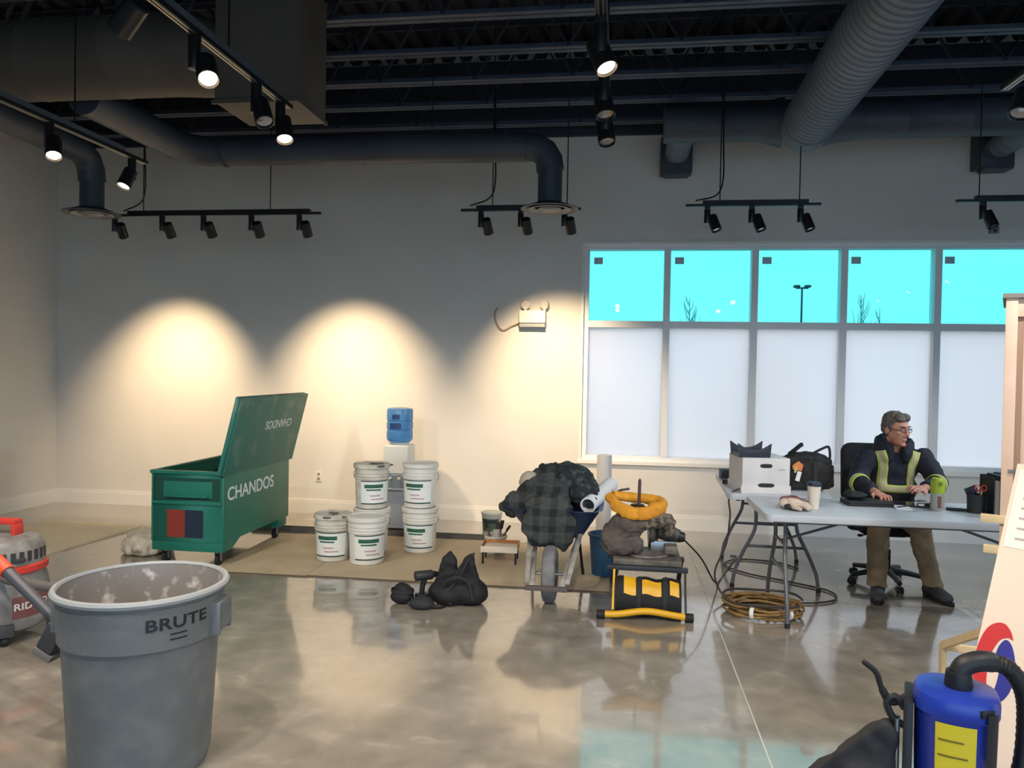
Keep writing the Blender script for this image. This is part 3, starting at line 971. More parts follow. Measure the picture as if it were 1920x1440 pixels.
for y in (y0 + 0.2, y1 - 0.2):
    MB(o).cyl((x1 + 0.004, y - 0.06, zt - 0.01), (x1 + 0.004, y + 0.06, zt - 0.01), 0.010, n=10).build('hinge', M_GREEN, jb)
MB(o).cyl((x1 - 0.25, y0 + 0.30, zt - 0.03), (x1 + 0.02, y0 + 0.30, zt + 0.20), 0.009, n=8).build('gas_strut', M_BLACK, jb)
MB(o).cyl((x1 - 0.25, y1 - 0.30, zt - 0.03), (x1 + 0.02, y1 - 0.30, zt + 0.20), 0.009, n=8).build('gas_strut', M_BLACK, jb)

# crumpled plastic beside the box
M_FILM = mat('milky_plastic_sheet', (206, 196, 176), 0.35)
o = (-4.0, 6.05, 0)
pl = MB()
rnd = random.Random(4)
for i in range(14):
    a = rnd.random() * 6.28
    pl.ell((0.16 * math.cos(a) * rnd.random() - 0.02, 0.26 * math.sin(a) * rnd.random(), 0.03 + 0.07 * rnd.random()), (0.12, 0.10, 0.05 + 0.07 * rnd.random()), Matrix.Rotation(rnd.random() * 3, 3, 'Z'), 10, 6)
pl.ell((0.15, 0.0, 0.10), (0.06, 0.18, 0.14), None, 10, 6)
for v in pl.v:
    v.z = max(v.z, 0.004)
ps = pl.fuse('plastic_sheet', M_FILM, None, 0.016, 2, 0.08, 0.07)
for v in ps.data.vertices:
    v.co.z = max(v.co.z, 0.002)
ps.location = o
tag(ps, 'crumpled milky plastic sheet heaped left of the job box', 'plastic sheet')

# ------------------------------------------------------------------ pails
M_PAIL = mat('white_pail_plastic', (224, 222, 214), 0.4, col2=(214, 210, 200), scale=6)
M_PAILD = mat('dusty_white_pail', (208, 203, 190), 0.6, col2=(160, 150, 134), scale=9, sharp=(0.45, 0.8))
M_LABELW = mat('pail_label_white', (228, 230, 224), 0.5)
M_LABELG = mat('pail_print_green', (40, 92, 70), 0.5)
M_LABELD = mat('pail_print_dark', (52, 70, 66), 0.5)
M_LABELR = mat('pail_print_pink', (190, 150, 150), 0.5)
M_WIRE = mat('galvanised_wire', (140, 142, 144), 0.35, 0.8)
def pail(name, label, loc, rz, m, lid=True, grime=False, h=0.375, r=0.145, side_label=0.0):
    t = thing(name, label, 'pail', loc, rz, 'white paint pails by the water dispenser')
    rb = r * 0.90
    def rad(z):
        return rb + (r - rb) * z / h
    prof = [(0.0, 0.004), (rb - 0.008, 0.0), (rb, 0.008)]
    for z in (0.70, 0.76, 0.83):
        prof += [(rad(h * z) , h * z - 0.010), (rad(h * z) + 0.009, h * z - 0.004), (rad(h * z) + 0.009, h * z + 0.004), (rad(h * z), h * z + 0.010)]
    prof += [(r, h - 0.022), (r + 0.004, h - 0.01), (r + 0.004, h), (r - 0.006, h)]
    if not lid:
        prof += [(r - 0.010, h - 0.02), (rad(h * 0.5) - 0.012, h * 0.55), (0.0, h * 0.52)]
    MB().lathe(prof, 32).build('pail_body', m, t)
    if lid:
        MB().lathe([(r + 0.006, h - 0.028), (r + 0.011, h - 0.022), (r + 0.011, h + 0.006), (r + 0.003, h + 0.012), (r - 0.012, h + 0.012), (r - 0.018, h + 0.004), (0.0, h + 0.004)], 32).build('lid', m, t)
    # wrapped print: label patch with dark bands and green block lettering
    a0 = -math.pi / 2 + side_label
    def arc(z0, z1, da0, da1, off, mm, nm, par):
        return MB().lathe([(rad(z0) + off, z0), (rad(z1) + off, z1)], 16, None, a0 + da0, a0 + da1).build(nm, mm, par, label=None)
    lb = arc(h * 0.12, h * 0.655, -1.0, 1.0, 0.0006, M_LABELW, 'paper_label', t)
    arc(h * 0.635, h * 0.66, -1.0, 1.0, 0.0012, M_LABELD, 'print_band', lb)
    arc(h * 0.115, h * 0.145, -1.0, 1.0, 0.0012, M_LABELD, 'print_band', lb)
    arc(h * 0.49, h * 0.575, -0.75, 0.45, 0.0012, M_LABELG, 'print_block', lb)
    arc(h * 0.43, h * 0.465, -0.62, 0.30, 0.0012, M_LABELG, 'print_block', lb)
    arc(h * 0.30, h * 0.33, -0.40, 0.25, 0.0012, M_LABELR, 'print_block', lb)
    arc(h * 0.22, h * 0.25, -0.32, 0.55, 0.0012, M_LABELR, 'print_block', lb)
    # wire bail folded down at the back
    pts = []
    for k in range(13):
        a = math.pi * k / 12
        pts.append(((r + 0.012) * math.cos(a), (r + 0.014) * math.sin(a), h * 0.80 - 0.13 * math.sin(a)))
    MB().tube(pts, 0.0025, 6).build('wire_bail', M_WIRE, t)
    if grime:
        g = MB()
        rnd = random.Random(label)
        for k in range(7):
            a = -math.pi * rnd.random()
            rr = (r + 0.002) if k < 4 else r * 0.7 * rnd.random()
            g.ell((rr * math.cos(a), rr * math.sin(a), h + 0.008 - (0.0 if k >= 4 else 0.01)), (0.022 + 0.02 * rnd.random(), 0.018, 0.010), None, 10, 6)
        g.build('paint_crust', mat('grey_paint_crust', (92, 92, 88), 0.7), t)
    return t
pail('paint_pail', 'dusty white pail standing alone at the left with crusted rim', (-2.345, 6.11, 0.012), R(8), M_PAILD, True, True, 0.372, 0.148)
pail('paint_pail', 'clean white pail in front of the left stack', (-2.035, 6.06, 0.012), R(14), M_PAIL, True, False, 0.375, 0.152, 0.35)
pail('paint_pail', 'bottom pail of the left stack, mostly hidden behind another pail', (-2.115, 6.42, 0.012), R(0), M_PAIL, True, False, 0.375, 0.148)
pail('paint_pail', 'splattered white pail on top of the left stack', (-2.12, 6.42, 0.012 + 0.388), R(18), M_PAILD, True, True, 0.372, 0.147, 0.3)
pail('paint_pail', 'bottom white pail of the right stack', (-1.715, 6.55, 0.012), R(6), M_PAIL, True, False, 0.375, 0.150)
pail('paint_pail', 'top white pail of the right stack', (-1.72, 6.55, 0.012 + 0.388), R(-2), M_PAIL, True, False, 0.375, 0.150)

# small pail behind, pot of brushes and the paint tray
M_SMALL = mat('grey_small_pail', (170, 172, 168), 0.5)
t = thing('small_pail', 'small grey pail with a dark label behind the paint tray', 'pail', (-1.21, 7.36, 0))
MB().lathe([(0.0, 0.004), (0.085, 0.0), (0.098, 0.2), (0.105, 0.205), (0.105, 0.225), (0.09, 0.23), (0.0, 0.226)], 24).build('pail_body', M_SMALL, t)
lb = MB().lathe([(0.0915, 0.05), (0.0985, 0.17)], 14, None, -2.5, -0.6).build('paper_label', mat('dark_green_label', (66, 88, 72), 0.5), t)
MB().lathe([(0.0965, 0.125), (0.0993, 0.16)], 14, None, -2.4, -0.9).build('print_band', mat('charcoal_print', (40, 48, 50), 0.5), lb)

t = thing('paint_tray', 'orange edged paint tray with a white liner near the black tool bag', 'tray', (-0.96, 6.32, 0.012), R(3))
b = MB()
b.bx(-0.15, 0.15, -0.13, 0.13, 0.10, 0.106)
b.bx(-0.15, -0.145, -0.13, 0.13, 0.106, 0.15)
b.bx(0.145, 0.15, -0.13, 0.13, 0.106, 0.15)
b.bx(-0.145, 0.145, 0.125, 0.13, 0.106, 0.15)
b.build('tray_body', mat('orange_tray', (190, 120, 60), 0.5), t, bev=0.002)
MB().bx(-0.152, 0.152, -0.136, -0.130, 0.10, 0.15).build('front_lip', mat('cream_liner', (226, 214, 192), 0.5), t, bev=0.002)
MB().bx(-0.14, 0.14, -0.125, 0.12, 0.107, 0.128).build('liner', mat('cream_liner', (226, 214, 192), 0.5), t, bev=0.003)
for sx_ in (-0.135, 0.135):
    MB().bx(sx_ - 0.008, sx_ + 0.008, -0.11, -0.09, 0.0, 0.10).build('leg', M_BLACK, t)
    MB().bx(sx_ - 0.008, sx_ + 0.008, 0.09, 0.11, 0.0, 0.10).build('leg', M_BLACK, t)
t = thing('brush_pot', 'white pot of brushes and rags behind the paint tray', 'pot', (-1.05, 6.62, 0.012))
MB().lathe([(0.0, 0.004), (0.085, 0.0), (0.095, 0.13), (0.102, 0.135), (0.102, 0.15), (0.090, 0.152), (0.088, 0.11), (0.0, 0.10)], 24).build('pot_body', M_PAILD, t)
for k, (dx, dy, tx, ty, hh) in enumerate(((-0.04, 0.01, -0.10, 0.03, 0.10), (0.03, -0.02, 0.05, -0.04, 0.13), (0.0, 0.03, 0.02, 0.06, 0.09), (0.05, 0.02, 0.10, 0.04, 0.07))):
    br = MB().cyl((dx, dy, 0.10), (dx + tx * 0.4, dy + ty * 0.4, 0.15 + hh * 0.5), 0.009, n=8).build('brush', mat('brown_handle', (98, 70, 48), 0.6), t)
    MB().bar((dx + tx * 0.4, dy + ty * 0.4, 0.15 + hh * 0.5), (dx + tx * 0.7, dy + ty * 0.7, 0.16 + hh), 0.035, 0.012).build('bristles', mat('dark_bristles', (50, 44, 40), 0.9), br)
MB().cyl((0.01, -0.03, 0.102), (0.012, -0.035, 0.20), 0.034, n=18).build('tape_can', mat('pale_can', (186, 180, 174), 0.5), t)

# ------------------------------------------------------------------ water dispenser
o = (-2.185, 7.48, 0)
wd = thing('water_dispenser', 'white water dispenser topped by a blue bottle between the pail stacks', 'water dispenser', o)
M_DISP = mat('white_dispenser_plastic', (222, 222, 216), 0.35)
M_DISPG = mat('grey_dispenser_panel', (168, 176, 186), 0.4)
MB().bx(-0.125, 0.125, -0.13, 0.13, 0.02, 0.56).build('cabinet', M_DISPG, wd, bev=0.012)
MB().bx(-0.128, 0.128, -0.135, 0.13, 0.56, 0.845).build('top_housing', M_DISP, wd, bev=0.02, seg=3)
MB().bx(-0.11, 0.11, -0.137, -0.130, 0.06, 0.40).build('door', M_DISPG, wd, bev=0.004)
al = MB().bx(-0.10, 0.10, -0.134, -0.128, 0.42, 0.55).build('dispensing_alcove', mat('alcove_grey', (120, 130, 140), 0.5), wd)
MB().bx(-0.105, 0.105, -0.175, -0.134, 0.405, 0.42).build('drip_tray', M_DISPG, wd, bev=0.003)
for s, c in ((-0.045, (60, 90, 170)), (0.045, (170, 60, 50))):
    tp = MB().bx(s - 0.013, s + 0.013, -0.165, -0.134, 0.51, 0.54).build('tap', M_DISP, wd, bev=0.004)
    MB().bx(s - 0.011, s + 0.011, -0.168, -0.155, 0.54, 0.548).build('tap_lever', mat('tap_%d' % c[0], c, 0.4), tp)
MB().bx(-0.12, 0.12, -0.12, 0.12, 0.0, 0.02).build('foot_base', M_BLACK, wd)
MB().lathe([(0.0, 0.846), (0.085, 0.846), (0.10, 0.865), (0.07, 0.868), (0.0, 0.86)], 24).build('collar', M_DISP, wd)
M_BOTTLE = bpy.data.materials.new('blue_water_bottle')
M_BOTTLE.use_nodes = True
bb_ = M_BOTTLE.node_tree.nodes['Principled BSDF']
bb_.inputs['Base Color'].default_value = lin((96, 160, 222)) + (1,)
bb_.inputs['Roughness'].default_value = 0.15
bb_.inputs['Transmission Weight'].default_value = 0.45
bb_.inputs['IOR'].default_value = 1.35
bt = MB().lathe([(0.06, 0.850), (0.105, 0.868), (0.126, 0.888), (0.132, 0.91), (0.132, 0.98), (0.126, 0.985), (0.126, 0.995), (0.132, 1.0), (0.132, 1.07), (0.126, 1.075), (0.126, 1.085), (0.132, 1.09), (0.132, 1.185), (0.124, 1.205), (0.09, 1.213), (0.0, 1.205)], 36).build('water_bottle', M_BOTTLE, wd)
MB().lathe([(0.1332, 1.005), (0.1332, 1.065)], 12, None, -2.1, -1.2).build('bottle_label', mat('navy_bottle_label', (38, 66, 120), 0.5), bt)
MB().lathe([(0.1332, 1.10), (0.1332, 1.15)], 12, None, -1.9, -1.3).build('bottle_label', mat('navy_bottle_label', (38, 66, 120), 0.5), bt)

# ------------------------------------------------------------------ black tool bag and knee pads
M_BAG = mat('black_nylon', (20, 20, 22), 0.75, bump=0.15, scale=60)
M_BAGG = mat('worn_black_nylon', (38, 38, 42), 0.8, bump=0.1, scale=40)
o = (-1.045, 5.17, 0)
t = thing('tool_bag', 'open black nylon tool bag gaping in two peaks', 'bag', o)
b = MB(o)
b.ell((-1.045, 5.17, 0.10), (0.17, 0.13, 0.11))
b.ell((-1.10, 5.14, 0.08), (0.13, 0.12, 0.09))
b.ell((-0.97, 5.17, 0.08), (0.12, 0.13, 0.09))
def flap(p):
    b.prism(p, 0.05, Matrix.Translation((-1.045, 5.20, 0)) @ Matrix(((1, 0, 0, 0), (0, 0, -1, 0), (0, 1, 0, 0), (0, 0, 0, 1))))
flap([(-0.19, 0.03), (0.02, 0.03), (-0.02, 0.30), (-0.055, 0.365), (-0.10, 0.31)])
b.prism([(-0.06, 0.05), (0.17, 0.05), (0.13, 0.22), (0.095, 0.36), (0.05, 0.33), (-0.02, 0.20)], 0.06, Matrix.Translation((-1.045, 5.13, 0)) @ Matrix(((1, 0, 0, 0), (0, 0, -1, 0), (0, 1, 0, 0), (0, 0, 0, 1))))
for v in b.v:
    v.x = v.x * 1.1 - 0.03
body = b.fuse('bag_body', M_BAG, t, 0.011, 5, 0.03, 0.09)
for v in body.data.vertices:
    v.co.z = max(v.co.z, 0.001)
MB(o).tube(smoothpath([(-1.10, 5.04, 0.02), (-1.12, 5.03, 0.10), (-1.05, 5.04, 0.20), (-0.99, 5.06, 0.32), (-0.955, 5.10, 0.365)], 6), 0.008, 6).build('zip_edge', M_BAGG, t)
MB(o).tube(smoothpath([(-1.16, 5.06, 0.08), (-1.13, 5.02, 0.18), (-1.05, 5.0, 0.22), (-0.98, 5.03, 0.18), (-0.95, 5.04, 0.06)], 6), 0.011, 8).build('carry_strap', M_BAGG, t)

def drill(label, loc, rz, lean):
    t = thing('cordless_drill', label, 'drill', loc, rz, 'dark tools beside the black bag')
    MM = Matrix.Rotation(lean, 4, 'Y')
    def tr(mb):
        mb.v = [MM @ v for v in mb.v]
        lo = 0
        return mb
    g = MB()
    g.tube([(0, 0, 0.06), (0.005, 0, 0.11), (0.02, 0, 0.165)], [0.019, 0.018, 0.022], 12)
    tr(g).build('grip', M_RUBBER, t)
    tr(MB().bx(-0.04, 0.05, -0.036, 0.036, 0.0, 0.06)).build('battery', mat('black_battery', (32, 33, 36), 0.5), t, bev=0.008)
    tr(MB().cyl((-0.05, 0, 0.185), (0.075, 0, 0.185), 0.034, n=20)).build('motor_housing', mat('graphite_housing', (46, 48, 52), 0.45), t, bev=0.006)
    k = tr(MB().cyl((0.075, 0, 0.185), (0.12, 0, 0.185), 0.026, 0.016, n=18)).build('chuck', M_BLACK, t)
    return t
drill('dark cordless drill standing upright left of the black tool bag', (-1.325, 5.13, 0), R(35), 0.0)
t = thing('knee_pad', 'black knee pad lying beside the tool bag, left of the drill', 'knee pad', (-1.45, 5.09, 0), R(-10), 'black knee pads')
kp = MB()
kp.ell((0, 0, 0.065), (0.075, 0.055, 0.075))
kp.ell((0, -0.02, 0.045), (0.08, 0.05, 0.045))
kk = kp.fuse('pad_cushion', M_BAG, t, 0.008, 4, 0.012, 0.05)
for v in kk.data.vertices:
    v.co.z = max(v.co.z, 0.001)
for z in (0.045, 0.085):
    MB().lathe([(0.082, -0.012), (0.084, 0.0), (0.082, 0.012)], 24, Matrix.Translation((0, 0, z)) @ Matrix.Diagonal((1, 0.74, 1, 1))).build('strap', M_BAGG, t)
t = thing('knee_pad', 'black knee pad lying in front of the drill and tool bag', 'knee pad', (-1.29, 4.99, 0), R(25), 'black knee pads')
kp = MB()
kp.ell((0, 0, 0.04), (0.085, 0.05, 0.045))
kp.ell((0.02, -0.01, 0.03), (0.07, 0.055, 0.034))
kk = kp.fuse('pad_cushion', M_BAGG, t, 0.008, 4, 0.012, 0.05)
for v in kk.data.vertices:
    v.co.z = max(v.co.z, 0.001)
MB().tube(smoothpath([(0.05, -0.03, 0.02), (0.11, -0.04, 0.012), (0.15, -0.02, 0.008), (0.17, 0.03, 0.008)], 6), 0.008, 6).build('strap', M_BAG, t)

# ------------------------------------------------------------------ big grey trash can
M_CAN = mat('grey_can_plastic', (100, 104, 105), 0.5, col2=(122, 124, 123), scale=9, sharp=(0.45, 0.85), detail=10, bump=0.03)
M_CANRIM = mat('grey_can_rim', (148, 152, 154), 0.5)
M_LINER = mat('dusty_can_inside', (128, 122, 118), 0.4, col2=(196, 190, 184), scale=18, sharp=(0.55, 0.72), detail=6)
o = (-1.895, 2.85, 0)
cn = thing('trash_can', 'large grey round trash can dusted with drywall powder', 'trash can', o)
RT, HT = 0.318, 0.735
prof = [(0.0, 0.03), (0.235, 0.03), (0.238, 0.0), (0.25, 0.004), (0.262, 0.05), (0.290, 0.52), (0.294, 0.535), (0.303, 0.54), (0.308, 0.66), (RT - 0.006, 0.70), (RT, 0.705)]
MB().lathe(prof + [(RT, 0.72), (RT - 0.008, HT - 0.006)], 56).build('can_shell', M_CAN, cn)
MB().lathe([(RT - 0.004, 0.712), (RT + 0.008, 0.716), (RT + 0.012, 0.728), (RT + 0.006, 0.738), (RT - 0.008, 0.740), (RT - 0.014, 0.730)], 56).build('rolled_rim', M_CANRIM, cn)
MB().lathe([(RT - 0.012, 0.732), (0.284, 0.56), (0.268, 0.40), (0.245, 0.10), (0.0, 0.08)], 56).build('inner_liner', M_LINER, cn)
# side handles: hollow grips on both sides
for a in (R(188), R(8)):
    HM = Matrix.Rotation(a, 4, 'Z')
    h = MB()
    q = MB()
    q.bx(0.300, 0.338, -0.06, 0.06, 0.655, 0.672)
    q.bx(0.338, 0.338, -0.06, 0.06, 0.56, 0.655)
    q.bx(0.296, 0.338, -0.064, -0.050, 0.54, 0.672)
    q.bx(0.296, 0.338, 0.050, 0.064, 0.54, 0.672)
    h.add([tuple(v) for v in q.v], q.f, HM)
    h.build('handle', M_CAN, cn, bev=0.006)
ang = math.atan2(-2.85, 1.895)            # towards the camera
def on_can(da, z, rr):
    a = ang + da
    n = Vector((math.cos(a), math.sin(a), 0))
    x = Vector((-math.sin(a), math.cos(a), 0))
    Mx = Matrix((x, Vector((0, 0, 1)), n)).transposed().to_4x4()
    Mx.translation = n * rr + Vector((0, 0, z))
    return Mx
M_CANINK = mat('black_can_print', (30, 30, 32), 0.5)
text('lettering', 'BRUTE', 0.062, M_CANINK, cn, on_can(0.42, 0.640, 0.3085), 0.0008, bend=0.3085, sx=1.3, space=1.05, bold=0.0012)
for z, wd_ in ((0.598, 0.055), (0.578, 0.055)):
    MB().lathe([(0.3062, z - 0.003), (0.3065, z + 0.003)], 8, None, ang + 0.42 - wd_ * 2, ang + 0.42 + wd_ * 2).build('print_line', M_CANINK, cn)

# ------------------------------------------------------------------ red and grey shop vacuum at the left edge
M_VACG = mat('grey_vac_plastic', (150, 146, 142), 0.5, col2=(110, 106, 102), scale=10)
M_VACR = mat('red_vac_plastic', (206, 62, 52), 0.45)
M_VACD = mat('dark_vac_plastic', (58, 58, 62), 0.5)
o = (-3.60, 4.05, 0)
sv = thing('shop_vacuum', 'red and grey wet dry shop vacuum at the left edge', 'vacuum', o)
MB().lathe([(0.0, 0.05), (0.20, 0.05), (0.235, 0.07), (0.255, 0.12), (0.245, 0.30), (0.225, 0.385), (0.0, 0.385)], 40).build('drum', M_VACG, sv)
MB().lathe([(0.0, 0.384), (0.226, 0.384), (0.240, 0.392), (0.240, 0.425), (0.226, 0.435), (0.0, 0.435)], 40).build('red_band', M_VACR, sv)
hd = MB().lathe([(0.0, 0.434), (0.228, 0.434), (0.222, 0.52), (0.19, 0.57), (0.12, 0.595), (0.0, 0.60)], 40).build('motor_head', M_VACG, sv)
for k in range(9):
    a = -1.2 + 0.2 * k
    MB().box((0.222 * math.cos(a), 0.222 * math.sin(a), 0.485), (0.012, 0.025, 0.06), Matrix.Rotation(a, 3, 'Z')).build('vent_slot', M_VACD, hd)
q = MB()
q.bx(-0.11, 0.11, -0.035, 0.035, 0.655, 0.685)
q.bx(0.085, 0.115, -0.035, 0.035, 0.58, 0.66)
q.bx(-0.115, -0.085, -0.035, 0.035, 0.58, 0.66)
q.build('carry_handle', M_VACR, sv, bev=0.008)
MB().box((0.205, -0.10, 0.47), (0.03, 0.06, 0.02), Matrix.Rotation(-0.45, 3, 'Z')).build('latch', M_VACD, sv, bev=0.004)
for k in range(4):
    a = math.pi / 4 + math.pi / 2 * k
    f = MB().box((0.235 * math.cos(a), 0.235 * math.sin(a), 0.085), (0.10, 0.09, 0.07), Matrix.Rotation(a, 3, 'Z')).build('caster_foot', M_VACD, sv, bev=0.01)
    MB().ell((0.255 * math.cos(a), 0.255 * math.sin(a), 0.027), 0.027, None, 14, 8).build('caster_wheel', M_RUBBER, f)
va = math.atan2(-4.05, 3.60)
def on_vac(da, z, rr, tilt=0.0):
    a = va + da
    n = Vector((math.cos(a), math.sin(a), 0))
    x = Vector((-math.sin(a), math.cos(a), 0))
    Mx = Matrix((x, Vector((0, 0, 1)), n)).transposed().to_4x4()
    Mx.translation = n * rr + Vector((0, 0, z))
    return Mx
lb = MB().lathe([(0.2545, 0.14), (0.2490, 0.265)], 20, None, va + 0.20, va + 1.12).build('brand_label', mat('dark_red_label', (122, 74, 72), 0.5), sv)
text('lettering', 'RIDGID', 0.055, mat('white_print', (230, 228, 224), 0.5), lb, on_vac(0.66, 0.205, 0.2535), 0.0008, bend=0.2535, sx=1.2, bold=0.0008)
# hose loop
MB(o).tube(smoothpath([(-3.47, 3.86, 0.42), (-3.30, 3.75, 0.42), (-3.0, 3.62, 0.44), (-2.72, 3.50, 0.46), (-2.48, 3.42, 0.43), (-2.30, 3.38, 0.32), (-2.16, 3.38, 0.16), (-2.05, 3.42, 0.04)], 8), 0.026, 14).build('hose', mat('grey_vac_hose', (98, 94, 90), 0.6), sv)

# wand with floor nozzle hooked over the can handle
o = (-2.36, 2.98, 0)
t = thing('vacuum_wand', 'dark vacuum wand with orange cuff leaning on the trash can', 'vacuum wand', o)
p0, p1 = Vector((-2.80, 3.08, 0.745)), Vector((-2.305, 2.93, 0.49))
d = (p1 - p0).normalized()
MB(o).tube([p0, p0 + d * 0.15], 0.031, 16).build('orange_cuff', mat('orange_cuff', (206, 74, 40), 0.5), t)
MB(o).tube([p0 + d * 0.14, p0 + d * 0.36, p1], [0.026, 0.024, 0.022], 16).build('wand_tube', mat('graphite_wand', (70, 72, 80), 0.45), t)
MB(o).tube([p1 - d * 0.10, p1 - d * 0.02], 0.029, 16).build('collar', M_VACD, t)
MB(o).box(p1 + Vector((0.012, -0.02, -0.01)), (0.075, 0.18, 0.12), Matrix.Rotation(R(28), 3, 'Y')).build('floor_nozzle', M_VACD, t, bev=0.01)
MB(o).box(p1 + Vector((-0.018, -0.02, -0.075)), (0.09, 0.19, 0.028), Matrix.Rotation(R(28), 3, 'Y')).build('nozzle_lip', mat('grey_lip', (112, 106, 100), 0.5), t, bev=0.005)
# ------------------------------------------------------------------ wheelbarrow
M_BLUE = mat('blue_tray_paint', (40, 74, 124), 0.4, col2=(32, 60, 104), scale=5)
M_POLE = mat('grey_wood_handle', (176, 172, 166), 0.6, col2=(150, 146, 140), scale=12)
M_TYRE = mat('dusty_grey_tyre', (120, 120, 120), 0.8, col2=(104, 104, 105), scale=20)
o = (-0.455, 5.85, 0)
wb_ = thing('wheelbarrow', 'blue wheelbarrow parked wheel first towards the camera', 'wheelbarrow', o)
def ring(x0, x1, y0, y1, z, r=0.08, k=4):
    pts = []
    for cx, cy, a in ((x1 - r, y1 - r, 0), (x0 + r, y1 - r, 90), (x0 + r, y0 + r, 180), (x1 - r, y0 + r, 270)):
        for i in range(k + 1):
            t_ = R(a + 90 * i / k)
            pts.append((cx + r * math.cos(t_), cy + r * math.sin(t_), z))
    return pts
rings = [ring(-0.63, -0.28, 5.80, 6.30, 0.345), ring(-0.66, -0.25, 5.74, 6.34, 0.37), ring(-0.80, -0.12, 5.50, 6.58, 0.60, 0.11), ring(-0.82, -0.10, 5.48, 6.60, 0.605, 0.12), ring(-0.79, -0.13, 5.52, 6.56, 0.602, 0.10), ring(-0.645, -0.265, 5.76, 6.32, 0.385), ring(-0.63, -0.28, 5.80, 6.30, 0.36)]
tr = MB(o)
n_ = len(rings[0])
vs_ = [p for r_ in rings for p in r_]
fs_ = [(j * n_ + i, j * n_ + (i + 1) % n_, (j + 1) * n_ + (i + 1) % n_, (j + 1) * n_ + i) for j in range(len(rings) - 1) for i in range(n_)]
fs_ += [tuple(range(n_))[::-1], tuple((len(rings) - 1) * n_ + i for i in range(n_))]
tr.add(vs_, fs_)
tr.build('tray', M_BLUE, wb_)
WM = Matrix.Translation((-0.455, 5.31, 0.197)) @ frame((1, 0, 0))
wh = MB(o).lathe([(0.12, -0.035), (0.165, -0.047), (0.188, -0.036), (0.197, -0.015), (0.197, 0.015), (0.188, 0.036), (0.165, 0.047), (0.12, 0.035)], 36, WM).build('tyre', M_TYRE, wb_)
MB(o).lathe([(0.0, -0.03), (0.03, -0.035), (0.04, -0.012), (0.115, -0.012), (0.125, -0.03), (0.125, 0.03), (0.115, 0.012), (0.04, 0.012), (0.03, 0.035), (0.0, 0.03)], 28, WM).build('wheel_rim', M_STEEL, wh)
MB(o).cyl((-0.56, 5.31, 0.197), (-0.35, 5.31, 0.197), 0.010, n=10).build('axle', M_STEEL, wb_)
for s in (-1, 1):
    x = -0.455 + s * 0.10
    MB(o).bar((x, 5.07, 0.165), (x + s * 0.15, 6.95, 0.55), 0.036, 0.036).build('handle_pole', M_POLE, wb_, bev=0.006)
    MB(o).cyl((x + s * 0.142, 6.86, 0.53), (x + s * 0.154, 7.0, 0.561), 0.024, n=12).build('grip', M_RUBBER, wb_)
    MB(o).bar((x + s * 0.035, 5.10, 0.19), (x + s * 0.09, 5.70, 0.40), 0.03, 0.008).build('tray_brace', M_POLE, wb_)
    MB(o).tube(elbow((x + s * 0.085, 6.18, 0.34), (x + s * 0.10, 6.02, 0.012), (x + s * 0.10, 6.4, 0.012), 0.05, 4) , 0.011, 8).build('leg_foot', M_BLACK, wb_)
    MB(o).tube([(x + s * 0.07, 5.86, 0.35), (x + s * 0.10, 6.0, 0.03)], 0.011, 8).build('leg', M_BLACK, wb_)
MB(o).bx(-0.595, -0.315, 5.035, 5.075, 0.15, 0.18).build('nose_guard', mat('brown_nose_bar', (84, 76, 72), 0.6), wb_, bev=0.005)

# plaid jacket thrown over the load
def plaid():
    m = bpy.data.materials.new('dark_plaid_flannel')
    m.use_nodes = True
    N, L = m.node_tree.nodes, m.node_tree.links
    b = N['Principled BSDF']
    b.inputs['Roughness'].default_value = 0.95
    t_ = N.new('ShaderNodeTexCoord')
    s = N.new('ShaderNodeSeparateXYZ')
    nz_ = N.new('ShaderNodeTexNoise'); nz_.inputs['Scale'].default_value = 4
    va_ = N.new('ShaderNodeVectorMath'); va_.operation = 'MULTIPLY_ADD'
    va_.inputs[1].default_value = (0.06, 0.06, 0.06)
    L.new(t_.outputs['Object'], va_.inputs[2]); L.new(nz_.outputs['Color'], va_.inputs[0])
    L.new(t_.outputs['Object'], nz_.inputs['Vector'])
    L.new(va_.outputs[0], s.inputs[0])
    def stripe(out, f, th):
        a = N.new('ShaderNodeMath'); a.operation = 'MULTIPLY'; a.inputs[1].default_value = f
        c = N.new('ShaderNodeMath'); c.operation = 'SINE'
        d = N.new('ShaderNodeMath'); d.operation = 'GREATER_THAN'; d.inputs[1].default_value = th
        L.new(out, a.inputs[0]); L.new(a.outputs[0], c.inputs[0]); L.new(c.outputs[0], d.inputs[0])
        return d.outputs[0]
    v = stripe(s.outputs['X'], 52, 0.25)
    h = stripe(s.outputs['Z'], 52, 0.25)
    add = N.new('ShaderNodeMath'); add.operation = 'ADD'
    L.new(v, add.inputs[0]); L.new(h, add.inputs[1])
    rp = N.new('ShaderNodeValToRGB')
    rp.color_ramp.interpolation = 'CONSTANT'
    e = rp.color_ramp.elements
    e[0].position, e[0].color = 0.0, lin((66, 68, 66)) + (1,)
    e[1].position, e[1].color = 0.3, lin((50, 54, 54)) + (1,)
    k = e.new(0.8); k.color = lin((28, 32, 34)) + (1,)
    dv = N.new('ShaderNodeMath'); dv.operation = 'DIVIDE'; dv.inputs[1].default_value = 2.05
    L.new(add.outputs[0], dv.inputs[0]); L.new(dv.outputs[0], rp.inputs['Fac'])
    L.new(rp.outputs['Color'], b.inputs['Base Color'])
    return m
M_PLAID = plaid()
j = MB(o)
j.ell((-0.52, 6.02, 0.68), (0.22, 0.26, 0.18))
j.ell((-0.56, 5.80, 0.64), (0.21, 0.20, 0.16))
j.ell((-0.50, 5.58, 0.55), (0.19, 0.12, 0.18))
j.ell((-0.53, 5.47, 0.50), (0.15, 0.045, 0.17))
j.ell((-0.42, 5.47, 0.50), (0.13, 0.045, 0.16))
